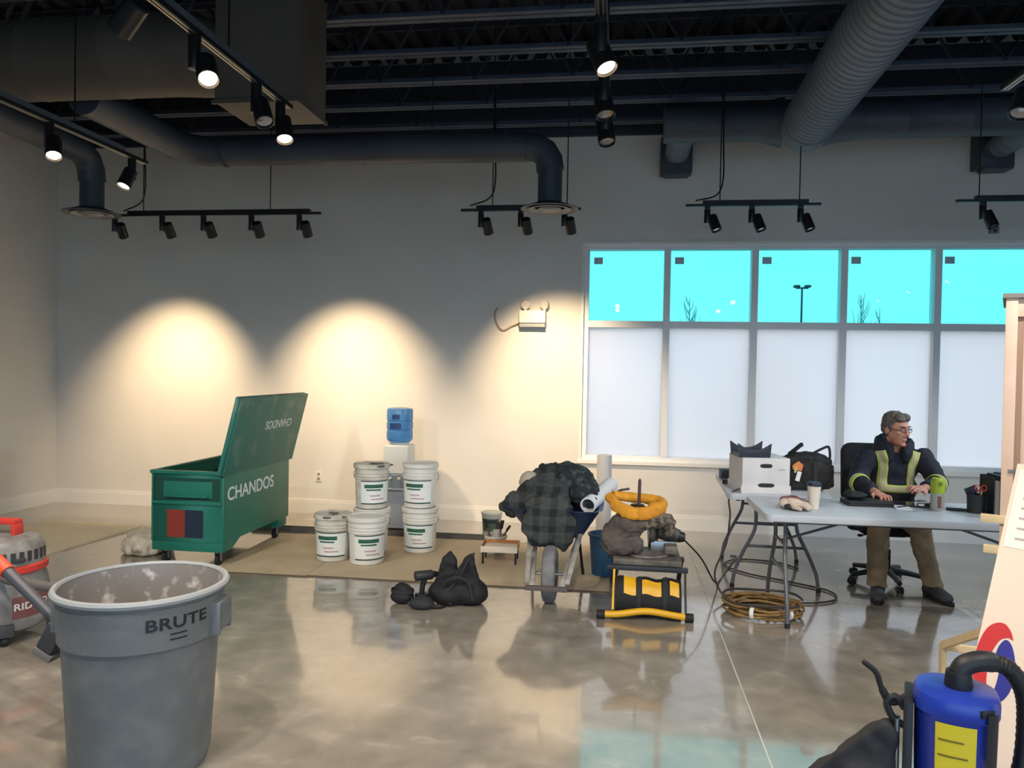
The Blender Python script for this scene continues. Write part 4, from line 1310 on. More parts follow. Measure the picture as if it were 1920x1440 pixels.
j.ell((-0.60, 5.48, 0.46), (0.06, 0.04, 0.13))
j.ell((-0.37, 5.46, 0.44), (0.05, 0.035, 0.14))
j.ell((-0.74, 5.70, 0.62), (0.10, 0.10, 0.09), Matrix.Rotation(R(35), 3, 'Y'))
j.ell((-0.80, 5.66, 0.575), (0.07, 0.07, 0.045), Matrix.Rotation(R(30), 3, 'Y'))
pj = j.fuse('plaid_jacket', M_PLAID, None, 0.013, 6, 0.07, 0.08)
pj.location = o
tag(pj, 'dark grey plaid jacket draped over the front of the wheelbarrow', 'jacket')
M_CAMO = mat('dark_mottled_cloth', (26, 34, 40), 0.9, col2=(62, 74, 70), scale=22, sharp=(0.5, 0.62), bump=0.2)
j = MB(o)
j.ell((-0.40, 6.06, 0.73), (0.22, 0.24, 0.155))
j.ell((-0.27, 5.98, 0.68), (0.14, 0.22, 0.12))
j.ell((-0.20, 5.90, 0.62), (0.08, 0.18, 0.08))
j.ell((-0.52, 6.12, 0.80), (0.14, 0.13, 0.075))
dj = j.fuse('dark_jacket', M_CAMO, None, 0.013, 6, 0.06, 0.07)
dj.location = o
tag(dj, 'dark mottled jacket heaped on top of the wheelbarrow load', 'jacket')
o2 = (-0.68, 5.95, 0.65)
hh = MB().ell((0, 0, 0.09), (0.085, 0.10, 0.085)).fuse('dust_cap', mat('pale_cap_cloth', (178, 168, 150), 0.9), None, 0.01, 3, 0.02, 0.05)
hh.location = o2
tag(hh, 'pale cloth cap tucked beside the jackets in the wheelbarrow', 'cap')
# paper roll
M_PAPER = mat('white_paper', (226, 226, 228), 0.6)
def hollow_roll(name, p, q, r, label, cat, m, inner=0.8, par_o=None):
    p, q = Vector(p), Vector(q)
    t_ = thing(name, label, cat, p)
    Mx = frame(q - p)
    L_ = (q - p).length
    MB().lathe([(r * inner, 0.0), (r, 0.0), (r, L_), (r * inner, L_), (r * inner, 0.0)], 28, Mx).build('outer_wrap', m, t_)
    MB().lathe([(r * inner * 0.86, 0.02), (r * inner * 0.90, 0.02), (r * inner * 0.90, L_ - 0.02), (r * inner * 0.86, L_ - 0.02), (r * inner * 0.86, 0.02)], 24, Mx).build('inner_wrap', m, t_)
    return t_
hollow_roll('paper_roll', (-0.215, 5.72, 0.615), (-0.055, 6.26, 0.70), 0.060, 'white rolled drawings sticking out of the wheelbarrow', 'paper roll', M_PAPER)
hollow_roll('cardboard_tube', (-0.13, 7.43, 0), (-0.13, 7.43, 0.81), 0.072, 'tall pale cardboard tube standing behind the wheelbarrow', 'tube', mat('pale_tube_card', (196, 196, 200), 0.6), 0.9)
# blue tub under the load
t = thing('blue_tub', 'blue plastic tub on the floor right of the wheelbarrow leg', 'tub', (-0.085, 6.10, 0.012))
MB().lathe([(0.0, 0.006), (0.105, 0.0), (0.13, 0.30), (0.14, 0.305), (0.14, 0.32), (0.122, 0.322), (0.118, 0.28), (0.10, 0.02), (0.0, 0.02)], 28).build('tub_body', mat('teal_blue_plastic', (40, 84, 116), 0.45), t)
MB().tube([(0.135 * math.cos(a), 0.135 * math.sin(a), 0.30 - 0.10 * abs(math.sin(a / 1.0)) if False else 0.30) for a in [math.pi * k / 10 for k in range(11)]], 0.004, 6).build('wire_handle', M_WIRE, t)

# ------------------------------------------------------------------ saw station with yellow stand
M_YEL = mat('yellow_enamel', (222, 166, 30), 0.4)
M_ORANGE = mat('ochre_padded_cloth', (214, 148, 36), 0.8, col2=(196, 130, 30), scale=10)
o = (0.2, 5.3, 0)
st = thing('saw_stand', 'low yellow tubular saw stand with black end caps on the floor', 'saw stand', o)
fb = smoothpath([(-0.085, 5.02, 0.030), (0.02, 5.02, 0.036), (0.20, 5.03, 0.062), (0.38, 5.04, 0.042), (0.47, 5.05, 0.030)], 8)
MB(o).tube(fb, 0.022, 14).build('front_bar', M_YEL, st)
for p, d in (((-0.085, 5.02, 0.029), -1), ((0.47, 5.05, 0.029), 1)):
    MB(o).cyl((p[0] - d * 0.02, p[1], p[2]), (p[0] + d * 0.035, p[1], p[2]), 0.029, n=14).build('end_cap', M_RUBBER, st, bev=0.005)
for x in (-0.015, 0.455):
    MB(o).bar((x, 5.05, 0.05), (x + 0.005, 5.22, 0.275), 0.014, 0.02).build('front_leg', M_YEL if x < 0 else M_BLACK, st)
    MB(o).bar((x, 5.80, 0.01), (x + 0.005, 5.55, 0.275), 0.03, 0.02).build('rear_leg', M_BLACK, st)
for y in (5.24, 5.55):
    MB(o).bx(-0.06, 0.48, y - 0.022, y + 0.022, 0.272, 0.305).build('rail', mat('dark_rail', (38, 40, 44), 0.45), st, bev=0.005)
MB(o).bx(-0.03, 0.46, 5.77, 5.81, 0.0, 0.03).build('rear_bar', M_BLACK, st)
# black duffel with yellow patches, lying against the front bar
o = (0.215, 5.19, 0)
dfl = thing('duffel_tool_bag', 'black duffel tool bag with yellow patches on the saw stand', 'bag', o)
PR = [(5.100, 0.008), (5.082, 0.05), (5.080, 0.10), (5.090, 0.15), (5.115, 0.195), (5.150, 0.225), (5.195, 0.238), (5.225, 0.225), (5.23, 0.15), (5.23, 0.008)]
def profstrip(x0, x1, off, i0, i1, bulge=0.0, nx=8):
    mb = MB(o)
    cy, cz = 5.17, 0.11
    def fn(u, v):
        f = v * (i1 - i0) + i0
        i = min(int(f), len(PR) - 2)
        a = f - i
        y = PR[i][0] * (1 - a) + PR[i + 1][0] * a
        z = PR[i][1] * (1 - a) + PR[i + 1][1] * a
        dy, dz = y - cy, z - cz
        L_ = math.hypot(dy, dz)
        x = x0 + (x1 - x0) * u
        s = 1 + off / L_
        w_ = 0.008 * math.sin(x * 40) * (1 if z > 0.02 else 0)
        return (x, cy + dy * s, max(cz + dz * s + w_, 0.004))
    mb.grid(fn, nx, (i1 - i0) * 3)
    return mb
bd = profstrip(0.0, 0.43, 0.0, 0, len(PR) - 1, nx=16)
k0 = len(PR) * 3 - 2
bd.prism([(y, z) for y, z in PR], 0.006, Matrix.Translation((0.0, 0, 0)) @ Matrix(((0, 0, 1, 0), (1, 0, 0, 0), (0, 1, 0, 0), (0, 0, 0, 1))))
bd.prism([(y, z) for y, z in PR], 0.006, Matrix.Translation((0.424, 0, 0)) @ Matrix(((0, 0, 1, 0), (1, 0, 0, 0), (0, 1, 0, 0), (0, 0, 0, 1))))
bd.build('bag_body', M_BAG, dfl)
for a, b_, i0, i1 in ((0.055, 0.135, 3, 6), (0.175, 0.300, 3, 5), (0.355, 0.415, 3, 5)):
    pt = profstrip(a, b_, 0.004, i0, i1).build('yellow_patch', M_YEL, dfl)
for a in (0.14, 0.31):
    profstrip(a, a + 0.028, 0.006, 0, 6).build('web_strap', M_BAGG, dfl)
# mitre saw carcass on the rails
o = (0.2, 5.42, 0.305)
sw = thing('mitre_saw', 'dusty mitre saw with dark motor sitting on the low stand', 'saw', o)
M_CAST = mat('dusty_cast_metal', (120, 112, 102), 0.6, 0.3, col2=(86, 80, 74), scale=14)
M_SAWDK = mat('dark_saw_plastic', (48, 46, 46), 0.5, col2=(70, 66, 62), scale=16)
MB(o).bx(-0.02, 0.44, 5.24, 5.62, 0.306, 0.345).build('base_plate', M_CAST, sw, bev=0.006)
MB(o).lathe([(0.0, 0.345), (0.15, 0.345), (0.155, 0.352), (0.15, 0.362), (0.0, 0.362)], 30, Matrix.Translation((0.21, 5.42, 0))).build('turntable', M_CAST, sw)
MB(o).bx(0.02, 0.19, 5.46, 5.48, 0.362, 0.43).build('fence', M_STEEL, sw, bev=0.004)
MB(o).bx(0.24, 0.42, 5.46, 5.48, 0.362, 0.43).build('fence', M_STEEL, sw, bev=0.004)
MB(o).tube(smoothpath([(0.26, 5.60, 0.35), (0.27, 5.60, 0.46), (0.28, 5.55, 0.52)], 5), 0.035, 12).build('pivot_arm', M_CAST, sw)
MB(o).lathe([(0.0, -0.025), (0.10, -0.025), (0.112, -0.012), (0.112, 0.012), (0.10, 0.025), (0.0, 0.025)], 32, Matrix.Translation((0.245, 5.48, 0.53)) @ frame((1, 0, 0))).build('blade_guard', M_CAST, sw)
MB(o).lathe([(0.0, 0.0), (0.06, 0.0), (0.066, 0.02), (0.066, 0.10), (0.05, 0.13), (0.048, 0.165), (0.0, 0.17)], 24, Matrix.Translation((0.275, 5.49, 0.52)) @ frame((1, -0.05, -0.35))).build('motor', M_SAWDK, sw)
MB(o).lathe([(0.0, 0.0), (0.038, 0.0), (0.042, 0.01), (0.03, 0.05), (0.0, 0.055)], 18, Matrix.Translation((0.425, 5.48, 0.465)) @ frame((1, 0, -0.1))).build('motor_cap', M_BLACK, sw)
MB(o).tube(smoothpath([(0.25, 5.42, 0.60), (0.28, 5.37, 0.61), (0.30, 5.35, 0.56), (0.30, 5.37, 0.50)], 6), 0.015, 10).build('handle', M_SAWDK, sw)
MB(o).lathe([(0.0, -0.0015), (0.095, -0.0015), (0.095, 0.0015), (0.0, 0.0015)], 36, Matrix.Translation((0.222, 5.45, 0.49)) @ frame((1, 0, 0))).build('blade', M_STEEL, sw)
MB(o).bx(0.33, 0.42, 5.36, 5.46, 0.362, 0.42).build('clamp_block', M_CAST, sw, bev=0.01)
# power cord of the saw
c = MB((0.5, 5.48, 0)).tube(smoothpath([(0.475, 5.48, 0.44), (0.60, 5.55, 0.30), (0.72, 5.8, 0.08), (0.80, 6.1, 0.008), (0.95, 6.6, 0.008), (1.05, 6.9, 0.008), (1.0, 6.95, 0.008)], 8), 0.006, 6).build('power_cable', M_BLACK)
c.location = (0.5, 5.48, 0)
tag(c, 'thin dark cable running from the saw towards the folding tables', 'cord')
# mottled tan vest bundled over the saw head
o = (0.27, 5.36, 0.56)
vb = MB(o)
for c_, r_ in (((0.27, 5.35, 0.60), (0.09, 0.07, 0.055)), ((0.33, 5.38, 0.59), (0.07, 0.06, 0.05)), ((0.21, 5.34, 0.58), (0.06, 0.05, 0.05)), ((0.36, 5.36, 0.545), (0.035, 0.04, 0.06))):
    vb.ell(c_, r_)
vv = vb.fuse('work_vest', mat('mottled_tan_cloth', (112, 98, 82), 0.9, col2=(62, 58, 54), scale=30, sharp=(0.46, 0.56), bump=0.2), None, 0.008, 4, 0.04, 0.04)
vv.location = o
tag(vv, 'mottled tan work vest bundled over the mitre saw head', 'vest')
# canvas pouch and ochre belt piled on the left of the saw
M_CANVAS = mat('grey_brown_canvas', (96, 86, 80), 0.9, col2=(74, 66, 62), scale=9, bump=0.15)
o = (0.03, 5.42, 0.345)
pc = MB(o)
pc.ell((0.00, 5.40, 0.46), (0.11, 0.10, 0.13))
pc.ell((0.06, 5.38, 0.54), (0.12, 0.09, 0.10))
pc.ell((0.02, 5.36, 0.41), (0.13, 0.10, 0.07))
pc.ell((-0.06, 5.37, 0.47), (0.05, 0.08, 0.06))
pc.ell((0.12, 5.36, 0.42), (0.07, 0.08, 0.06))
pc.ell((0.10, 5.36, 0.57), (0.14, 0.09, 0.07))
for v in pc.v:
    v.z = max(v.z, 0.002)
p_ = pc.fuse('canvas_pouch', M_CANVAS, None, 0.010, 5, 0.05, 0.06)
for v in p_.data.vertices:
    v.co.z = max(v.co.z, 0.001)
p_.location = o
tag(p_, 'grey brown canvas tool pouch slumped on the mitre saw', 'tool pouch')
o = (0.13, 5.4, 0.62)
bl = MB(o)
path = smoothpath([(-0.06, 5.40, 0.742), (-0.005, 5.33, 0.70), (0.08, 5.30, 0.665), (0.18, 5.30, 0.660), (0.26, 5.32, 0.685), (0.31, 5.38, 0.70), (0.29, 5.46, 0.715), (0.18, 5.50, 0.72), (0.06, 5.49, 0.73), (-0.03, 5.46, 0.74)], 5)
bl.tube(path, 0.036, 10, closed=False)
for q_ in path[4:26:2]:
    bl.ell(q_ + Vector((0, -0.012, -0.012)), (0.035, 0.026, 0.048), None, 10, 8)
bl.ell((0.255, 5.33, 0.69), (0.055, 0.035, 0.04))
bl.ell((0.0, 5.35, 0.70), (0.06, 0.03, 0.03), Matrix.Rotation(R(25), 3, 'Y'))
b_ = thing('tool_belt', 'ochre padded tool belt coiled on top of the canvas pouch', 'tool belt', o)
bl.fuse('padding', M_ORANGE, b_, 0.008, 3, 0.015, 0.05)
MB(o).lathe([(0.0, 0.0), (0.052, 0.0), (0.056, 0.012), (0.045, 0.024), (0.0, 0.02)], 20, Matrix.Translation((0.14, 5.385, 0.672))).build('dark_opening_disc', M_BLACK, b_)  # black disc: shade inside the belt opening, put in as colour
MB(o).bx(0.05, 0.22, 5.35, 5.43, 0.62, 0.672).build('inner_lining', M_BAGG, b_, bev=0.02)
o = (0.15, 5.39, 0.69)
t = thing('steel_bar', 'short dark steel bar standing upright out of the tool belt', 'bar', o)
MB(o).cyl((0.15, 5.39, 0.69), (0.153, 5.39, 0.86), 0.011, n=10).build('shaft', mat('rusty_bar', (70, 50, 50), 0.6), t)
MB(o).cyl((0.153, 5.39, 0.86), (0.1535, 5.39, 0.875), 0.011, 0.006, n=10).build('tip', mat('rusty_bar', (70, 50, 50), 0.6), t)
o = (0.03, 5.50, 0.74)
t = thing('small_plier', 'small dark pliers lying on the left end of the tool belt', 'pliers', o)
for s in (-1, 1):
    MB(o).tube(smoothpath([(0.0, 5.50, 0.765), (0.03, 5.50 + s * 0.015, 0.775), (0.085, 5.50 + s * 0.02, 0.785)], 4), 0.006, 6).build('handle', M_SAWDK, t)
MB(o).tube([(0.0, 5.50, 0.765), (-0.04, 5.50, 0.775)], [0.010, 0.004], 8).build('jaw', M_STEEL, t)

# ------------------------------------------------------------------ folding tables
M_TTOP = mat('pale_grey_table_plastic', (186, 192, 200), 0.38, col2=(178, 184, 192), scale=3, bump=0.02)
M_TLEG = mat('grey_table_leg', (98, 100, 106), 0.45, 0.3)
ZTB = 0.733
def rrect(x0, x1, y0, y1, r, k=5):
    return [(p[0], p[1]) for p in ring(x0, x1, y0, y1, 0, r, k)]
def table(label, loc, rz, L_, W_, splay):
    t = thing('folding_table', label, 'table', loc, rz, 'grey plastic folding tables')
    top = MB().prism(rrect(-L_ / 2, L_ / 2, -W_ / 2, W_ / 2, 0.05), 0.045, Matrix.Translation((0, 0, ZTB - 0.045))).build('table_top', M_TTOP, t, bev=0.006)
    MB().bx(-L_ / 2 + 0.08, L_ / 2 - 0.08, -W_ / 2 + 0.07, -W_ / 2 + 0.10, ZTB - 0.065, ZTB - 0.046).build('side_rail', M_TLEG, t)
    MB().bx(-L_ / 2 + 0.08, L_ / 2 - 0.08, W_ / 2 - 0.10, W_ / 2 - 0.07, ZTB - 0.065, ZTB - 0.046).build('side_rail', M_TLEG, t)
    for e in (-1, 1):
        x = e * (L_ / 2 - 0.17)
        for s in (-1, 1):
            yi, yo = s * (W_ / 2 - 0.225), s * (W_ / 2 - splay)
            pts = [(x, yi, ZTB - 0.05)] + smoothpath([(x, yi, 0.50), (x + e * 0.005, yi + (yo - yi) * 0.10, 0.42), (x + e * 0.01, yi + (yo - yi) * 0.55, 0.27), (x + e * 0.012, yi + (yo - yi) * 0.9, 0.13)], 5) + [(x + e * 0.012, yo, 0.02)]
            lg = MB().tube(pts, 0.0135, 10).build('leg', M_TLEG, t)
            MB().cyl((x + e * 0.012, yo, 0.0), (x + e * 0.012, yo, 0.03), 0.017, n=10).build('foot_cap', M_RUBBER, lg)
        ya = W_ / 2 - 0.225 + (0.225 - splay) * 0.42
        MB().cyl((x + e * 0.006, -ya, 0.32), (x + e * 0.006, ya, 0.32), 0.011, n=8).build('cross_bar', M_TLEG, t)
        MB().cyl((x, 0.0, ZTB - 0.24), (e * (L_ / 2 - 0.72), 0.0, ZTB - 0.055), 0.009, n=8).build('brace', M_TLEG, t)
        MB().cyl((x, -W_ / 2 + 0.225, ZTB - 0.24), (x, W_ / 2 - 0.225, ZTB - 0.24), 0.010, n=8).build('cross_bar', M_TLEG, t)
    return t
TA = R(-2.6)
table('front folding table with laptop and tumbler in front of the seated man', (1.86, 5.385, 0), R(0.5), 1.86, 0.76, 0.06)
table('rear folding table behind the first, holding the white file box', (1.205, 6.40, 0), R(90) - TA * -1, 1.22, 0.74, 0.06)

# ------------------------------------------------------------------ cords under the tables
M_HOSE = mat('tan_air_hose', (150, 118, 66), 0.6, col2=(120, 92, 52), scale=20)
M_CORD = mat('dark_grey_cord', (62, 58, 54), 0.6)
o = (0.99, 5.33, 0)
cl = MB(o)
pts = []
rnd = random.Random(2)
for k in range(24 * 7):
    a = 2 * math.pi * k / 24
    rr = 0.235 + 0.03 * math.sin(k * 0.37) + 0.012 * rnd.uniform(-1, 1)
    pts.append((0.99 + rr * math.cos(a), 5.36 + rr * 0.85 * math.sin(a), 0.012 + 0.011 * (k / 24) + 0.006 * math.sin(k * 0.9)))
cl.tube(pts, 0.0085, 7)
hs = thing('air_hose_coil', 'coil of tan air hose on the floor at the table leg', 'hose', o)
cl.build('hose_loops', M_HOSE, hs)
MB(o).tube([(0.99 + 0.26 * math.cos(a), 5.36 + 0.22 * math.sin(a), 0.10 + 0.008 * math.sin(3 * a)) for a in [6.28 * k / 40 for k in range(37)]], 0.0085, 7).build('top_loop', M_CORD, hs)
for a in (4.3, 5.3):
    MB(o).lathe([(0.030, -0.012), (0.042, -0.012), (0.042, 0.012), (0.030, 0.012), (0.030, -0.012)], 14, Matrix.Translation((0.99 + 0.235 * math.cos(a), 5.36 + 0.20 * math.sin(a), 0.05)) @ frame((-math.sin(a), math.cos(a), 0))).build('tie_wrap', M_PAPER, hs)
o = (1.2, 5.75, 0)
ex = MB(o)
ex.tube(smoothpath([(1.085, 5.86, 0.80), (0.845, 5.88, 0.73), (0.835, 5.86, 0.55), (0.81, 5.85, 0.35), (0.72, 5.75, 0.16), (0.75, 5.60, 0.05), (0.85, 5.55, 0.010), (1.0, 5.62, 0.010), (1.3, 5.60, 0.010), (1.55, 5.72, 0.010), (1.58, 5.95, 0.010), (1.35, 6.15, 0.010), (1.05, 6.35, 0.010), (0.90, 6.6, 0.010), (1.05, 6.82, 0.010), (1.35, 6.78, 0.010), (1.5, 6.6, 0.010)], 10), 0.007, 7)
e_ = ex.build('extension_cord', M_CORD)
e_.location = o
tag(e_, 'dark extension cord hanging off the file box and looping under the tables', 'cord')
# ------------------------------------------------------------------ things on the tables
Z0 = ZTB
M_CARDW = mat('white_file_box_card', (214, 212, 212), 0.7, col2=(204, 202, 203), scale=6)
M_BLK = mat('matte_black_plastic', (28, 29, 33), 0.5)
M_NAVYP = mat('dark_navy_plastic', (32, 40, 56), 0.5)
t = thing('file_box', 'white cardboard file box with dark handle slots on the rear table', 'box', (1.065, 6.05, Z0), R(7))
MB().bx(-0.175, 0.175, -0.185, 0.185, 0.0, 0.262).build('box_body', M_CARDW, t, bev=0.003)
lw_ = MB()
lw_.bx(-0.183, 0.183, -0.193, 0.193, 0.0, 0.058)
lw_.build('lower_lid', M_CARDW, t, bev=0.003)
for zc, y_, hw in ((0.205, -0.1855, 0.045), (0.062, -0.1935, 0.06)):
    sl_ = MB()
    pts = [(hw * math.cos(a) * (1.0) + (0.012 if math.cos(a) > 0 else -0.012) * 0, 0.014 * math.sin(a)) for a in [6.283 * k / 24 for k in range(24)]]
    pts = [(math.copysign(min(abs(math.cos(a)) ** 0.5, 1) * hw, math.cos(a)), 0.015 * math.copysign(abs(math.sin(a)) ** 0.8, math.sin(a))) for a in [6.283 * k / 24 for k in range(24)]]
    sl_.prism(pts, 0.002, Matrix.Translation((0.0, y_ + 0.001, zc)) @ Matrix.Rotation(R(90), 4, 'X'))
    sl_.build('handle_slot', M_BLK, t)
MB().bx(0.085, 0.14, -0.1862, -0.1852, 0.175, 0.179).build('pen_mark', mat('blue_grey_ink', (90, 110, 130), 0.6), t)
# curved black tray on top of the box
t = thing('curved_tray', 'black tray with a scooped top edge on the white file box', 'tray', (0.995, 6.0, Z0 + 0.262), R(7))
pts = [(-0.115, 0.0), (0.115, 0.0), (0.125, 0.105)]
for k in range(13):
    x = 0.115 - 0.23 * k / 12
    pts.append((x, 0.055 + 0.045 * (x / 0.115) ** 2))
pts.append((-0.125, 0.105))
MB().prism(pts, 0.02, Matrix.Translation((0, -0.09, 0)) @ Matrix.Rotation(R(90), 4, 'X')).build('front_wall', M_NAVYP, t, bev=0.003)
MB().prism(pts, 0.02, Matrix.Translation((0, 0.13, 0)) @ Matrix.Rotation(R(90), 4, 'X')).build('rear_wall', M_NAVYP, t, bev=0.003)
MB().bx(-0.112, 0.112, -0.09, 0.11, 0.0, 0.03).build('tray_floor', M_BLK, t)
# black shoulder bag with tags
t = thing('shoulder_bag', 'black shoulder bag with orange and white tags beside the file box', 'bag', (1.435, 6.15, Z0), R(4))
b = MB()
b.bx(-0.165, 0.165, -0.08, 0.09, 0.012, 0.25)
b.ell((0.0, 0.0, 0.25), (0.16, 0.09, 0.045))
b.ell((0.05, -0.08, 0.12), (0.11, 0.03, 0.10))
b.bx(0.15, 0.195, -0.06, 0.08, 0.03, 0.20)
bb2 = b.fuse('bag_body', M_BAG, t, 0.011, 4, 0.02, 0.06)
for v in bb2.data.vertices:
    v.co.z = max(v.co.z, 0.001)
MB().tube(smoothpath([(-0.13, 0.0, 0.27), (-0.09, -0.02, 0.31), (-0.05, -0.02, 0.345), (-0.035, -0.02, 0.35)], 5), 0.016, 8).build('grip_end', M_BAG, t)
MB().tube(smoothpath([(0.03, 0.0, 0.27), (0.10, 0.0, 0.31), (0.155, 0.0, 0.335), (0.17, 0.0, 0.325), (0.178, 0.0, 0.28), (0.175, 0.0, 0.20)], 6), 0.010, 8).build('shoulder_strap', M_BAGG, t)
MB().bx(0.02, 0.05, -0.118, -0.112, 0.06, 0.22).build('buckle_strap', M_BAGG, t)
tg = MB()
tg.prism([(-0.03, 0.0), (0.035, -0.01), (0.045, 0.035), (0.01, 0.065), (-0.035, 0.03)], 0.006, Matrix.Translation((-0.095, -0.092, 0.165)) @ Matrix.Rotation(R(90), 4, 'X'))
tg.build('orange_tag', mat('orange_tag', (214, 128, 66), 0.6), t)
MB().box((-0.085, -0.100, 0.115), (0.032, 0.004, 0.075), Matrix.Rotation(R(14), 3, 'Y')).build('paper_tag', M_PAPER, t)
MB().box((-0.105, -0.098, 0.165), (0.016, 0.004, 0.05), Matrix.Rotation(R(14), 3, 'Y')).build('yellow_loop', mat('yellow_loop', (190, 180, 110), 0.6), t)
t = thing('small_speaker', 'small dark box at the far left corner of the rear table', 'box', (0.895, 6.62, Z0), R(8))
MB().bx(-0.045, 0.045, -0.04, 0.04, 0.0, 0.085).build('case', M_NAVYP, t, bev=0.006)
MB().lathe([(0.0, 0.004), (0.028, 0.003), (0.032, 0.0)], 18, Matrix.Translation((0, -0.0405, 0.045)) @ frame((0, -1, 0))).build('grille', M_BLK, t)
t = thing('tape_roll', 'small roll of black tape on the rear table left of the file box', 'tape', (0.865, 6.32, Z0))
MB().lathe([(0.020, 0.0), (0.032, 0.0), (0.032, 0.035), (0.020, 0.035), (0.020, 0.0)], 20).build('tape', M_BLK, t)
MB().lathe([(0.0185, 0.0), (0.0199, 0.0), (0.0199, 0.034), (0.0185, 0.034), (0.0185, 0.0)], 20).build('core', mat('tan_core', (150, 120, 84), 0.7), t)
# takeaway cup
t = thing('coffee_cup', 'white paper coffee cup with a dark lid on the front table', 'cup', (1.292, 5.30, Z0))
MB().lathe([(0.0, 0.004), (0.029, 0.0), (0.031, 0.004), (0.044, 0.152), (0.046, 0.155), (0.044, 0.158), (0.0, 0.15)], 28).build('paper_cup', mat('cream_cup', (224, 214, 202), 0.6), t)
MB().lathe([(0.046, 0.150), (0.049, 0.153), (0.048, 0.163), (0.044, 0.166), (0.042, 0.174), (0.037, 0.176), (0.0, 0.170)], 28).build('lid', M_NAVYP, t)
# work gloves
M_GLOVE = mat('cream_work_glove', (206, 188, 172), 0.9, col2=(190, 172, 156), scale=12, bump=0.2)
def glove(label, loc, rz, m, palm_m, sc_):
    t_ = thing('work_glove', label, 'glove', loc, rz, 'work gloves on the front table')
    g = MB()
    g.ell((0, 0, 0.038), (0.055, 0.05, 0.034))
    g.ell((-0.05, 0.0, 0.034), (0.035, 0.045, 0.030))
    for k in range(4):
        y = -0.038 + 0.025 * k
        g.tube([(0.03, y, 0.036), (0.075, y * 1.1 - 0.004, 0.034), (0.108 - 0.008 * abs(k - 1.5), y * 1.15 - 0.012, 0.018)], [0.016, 0.015, 0.012], 10)
        g.ell((0.110 - 0.008 * abs(k - 1.5), y * 1.15 - 0.012, 0.017), 0.012, None, 8, 6)
    g.tube([(-0.01, -0.04, 0.03), (0.02, -0.072, 0.024), (0.06, -0.085, 0.016)], [0.016, 0.015, 0.012], 10)
    for v in g.v:
        v *= sc_
    gb = g.fuse('glove_shell', m, t_, 0.007, 2, 0.01, 0.03)
    for v in gb.data.vertices:
        v.co.z = max(v.co.z, 0.001)
    q = MB()
    q.ell((-0.002 * sc_, -0.035 * sc_, 0.022 * sc_), (0.05 * sc_, 0.032 * sc_, 0.020 * sc_))
    q.build('dipped_palm', palm_m, t_)
    return t_
M_GPALM = mat('dark_glove_palm', (54, 50, 54), 0.6)
glove('cream work glove with dark palm lying nearest the table corner', (1.145, 5.23, Z0), R(-18), M_GLOVE, M_GPALM, 1.05)
glove('dark red work glove folded behind the cream glove', (1.17, 5.37, Z0), R(10), mat('maroon_glove', (108, 52, 56), 0.8, col2=(150, 120, 116), scale=14), M_GPALM, 1.0)
# laptop sleeve / keyboard area
t = thing('laptop', 'closed black laptop on the front table before the man', 'laptop', (1.70, 5.55, Z0), R(2))
MB().prism(rrect(-0.15, 0.15, -0.10, 0.10, 0.02), 0.018).build('base', M_BLK, t, bev=0.003)
MB().prism(rrect(-0.15, 0.15, -0.10, 0.10, 0.02), 0.012, Matrix.Translation((0, 0, 0.019))).build('lid', M_BLK, t, bev=0.003)
MB().cyl((-0.09, 0.10, 0.018), (0.09, 0.10, 0.018), 0.007, n=10).build('hinge', M_BLK, t)
t = thing('black_pouch', 'small black zip pouch lying on the left end of the laptop', 'pouch', (1.635, 5.58, Z0 + 0.031), R(12))
q = MB()
q.ell((0, 0, 0.026), (0.08, 0.06, 0.027))
q.ell((-0.03, 0.01, 0.03), (0.05, 0.05, 0.032))
pq = q.fuse('pouch_body', M_BAG, t, 0.006, 3, 0.012, 0.03)
for v in pq.data.vertices:
    v.co.z = max(v.co.z, 0.001)
MB().tube(smoothpath([(-0.07, -0.02, 0.03), (0.0, -0.035, 0.046), (0.07, -0.02, 0.03)], 5), 0.003, 6).build('zip', M_BAGG, t)
t = thing('tablet', 'dark tablet lying under the right hand of the man', 'tablet', (2.0, 5.60, Z0), R(-14))
MB().prism(rrect(-0.13, 0.13, -0.09, 0.09, 0.012), 0.010).build('case', M_BLK, t, bev=0.002)
MB().prism(rrect(-0.118, 0.118, -0.078, 0.078, 0.006), 0.0006, Matrix.Translation((0, 0, 0.0101))).build('screen', mat('dark_glass', (16, 18, 22), 0.08), t)
t = thing('notepad', 'pale notepad with a pen between the laptop and the tablet', 'notepad', (1.90, 5.46, Z0), R(-6))
MB().bx(-0.05, 0.05, -0.07, 0.07, 0.0, 0.008).build('pages', M_PAPER, t)
MB().cyl((-0.04, -0.05, 0.0125), (0.05, 0.04, 0.0125), 0.004, n=8).build('pen', M_NAVYP, t)
t = thing('sunglasses', 'dark sunglasses lying right of the tablet behind the tumbler', 'glasses', (2.13, 5.50, Z0), R(20))
for s in (-1, 1):
    MB().lathe([(0.0, 0.0), (0.024, 0.0), (0.026, 0.002), (0.024, 0.005), (0.0, 0.005)], 18, Matrix.Translation((s * 0.032, 0, 0.024)) @ frame((0, -1, 0.2)) @ Matrix.Diagonal((1.15, 0.85, 1, 1))).build('lens', M_BLK, t)
    MB().tube(smoothpath([(s * 0.06, 0.0, 0.028), (s * 0.062, 0.07, 0.025), (s * 0.055, 0.13, 0.004)], 5), 0.003, 6).build('temple', M_BLK, t)
MB().cyl((-0.01, 0, 0.028), (0.01, 0, 0.028), 0.003, n=8).build('bridge', M_BLK, t)
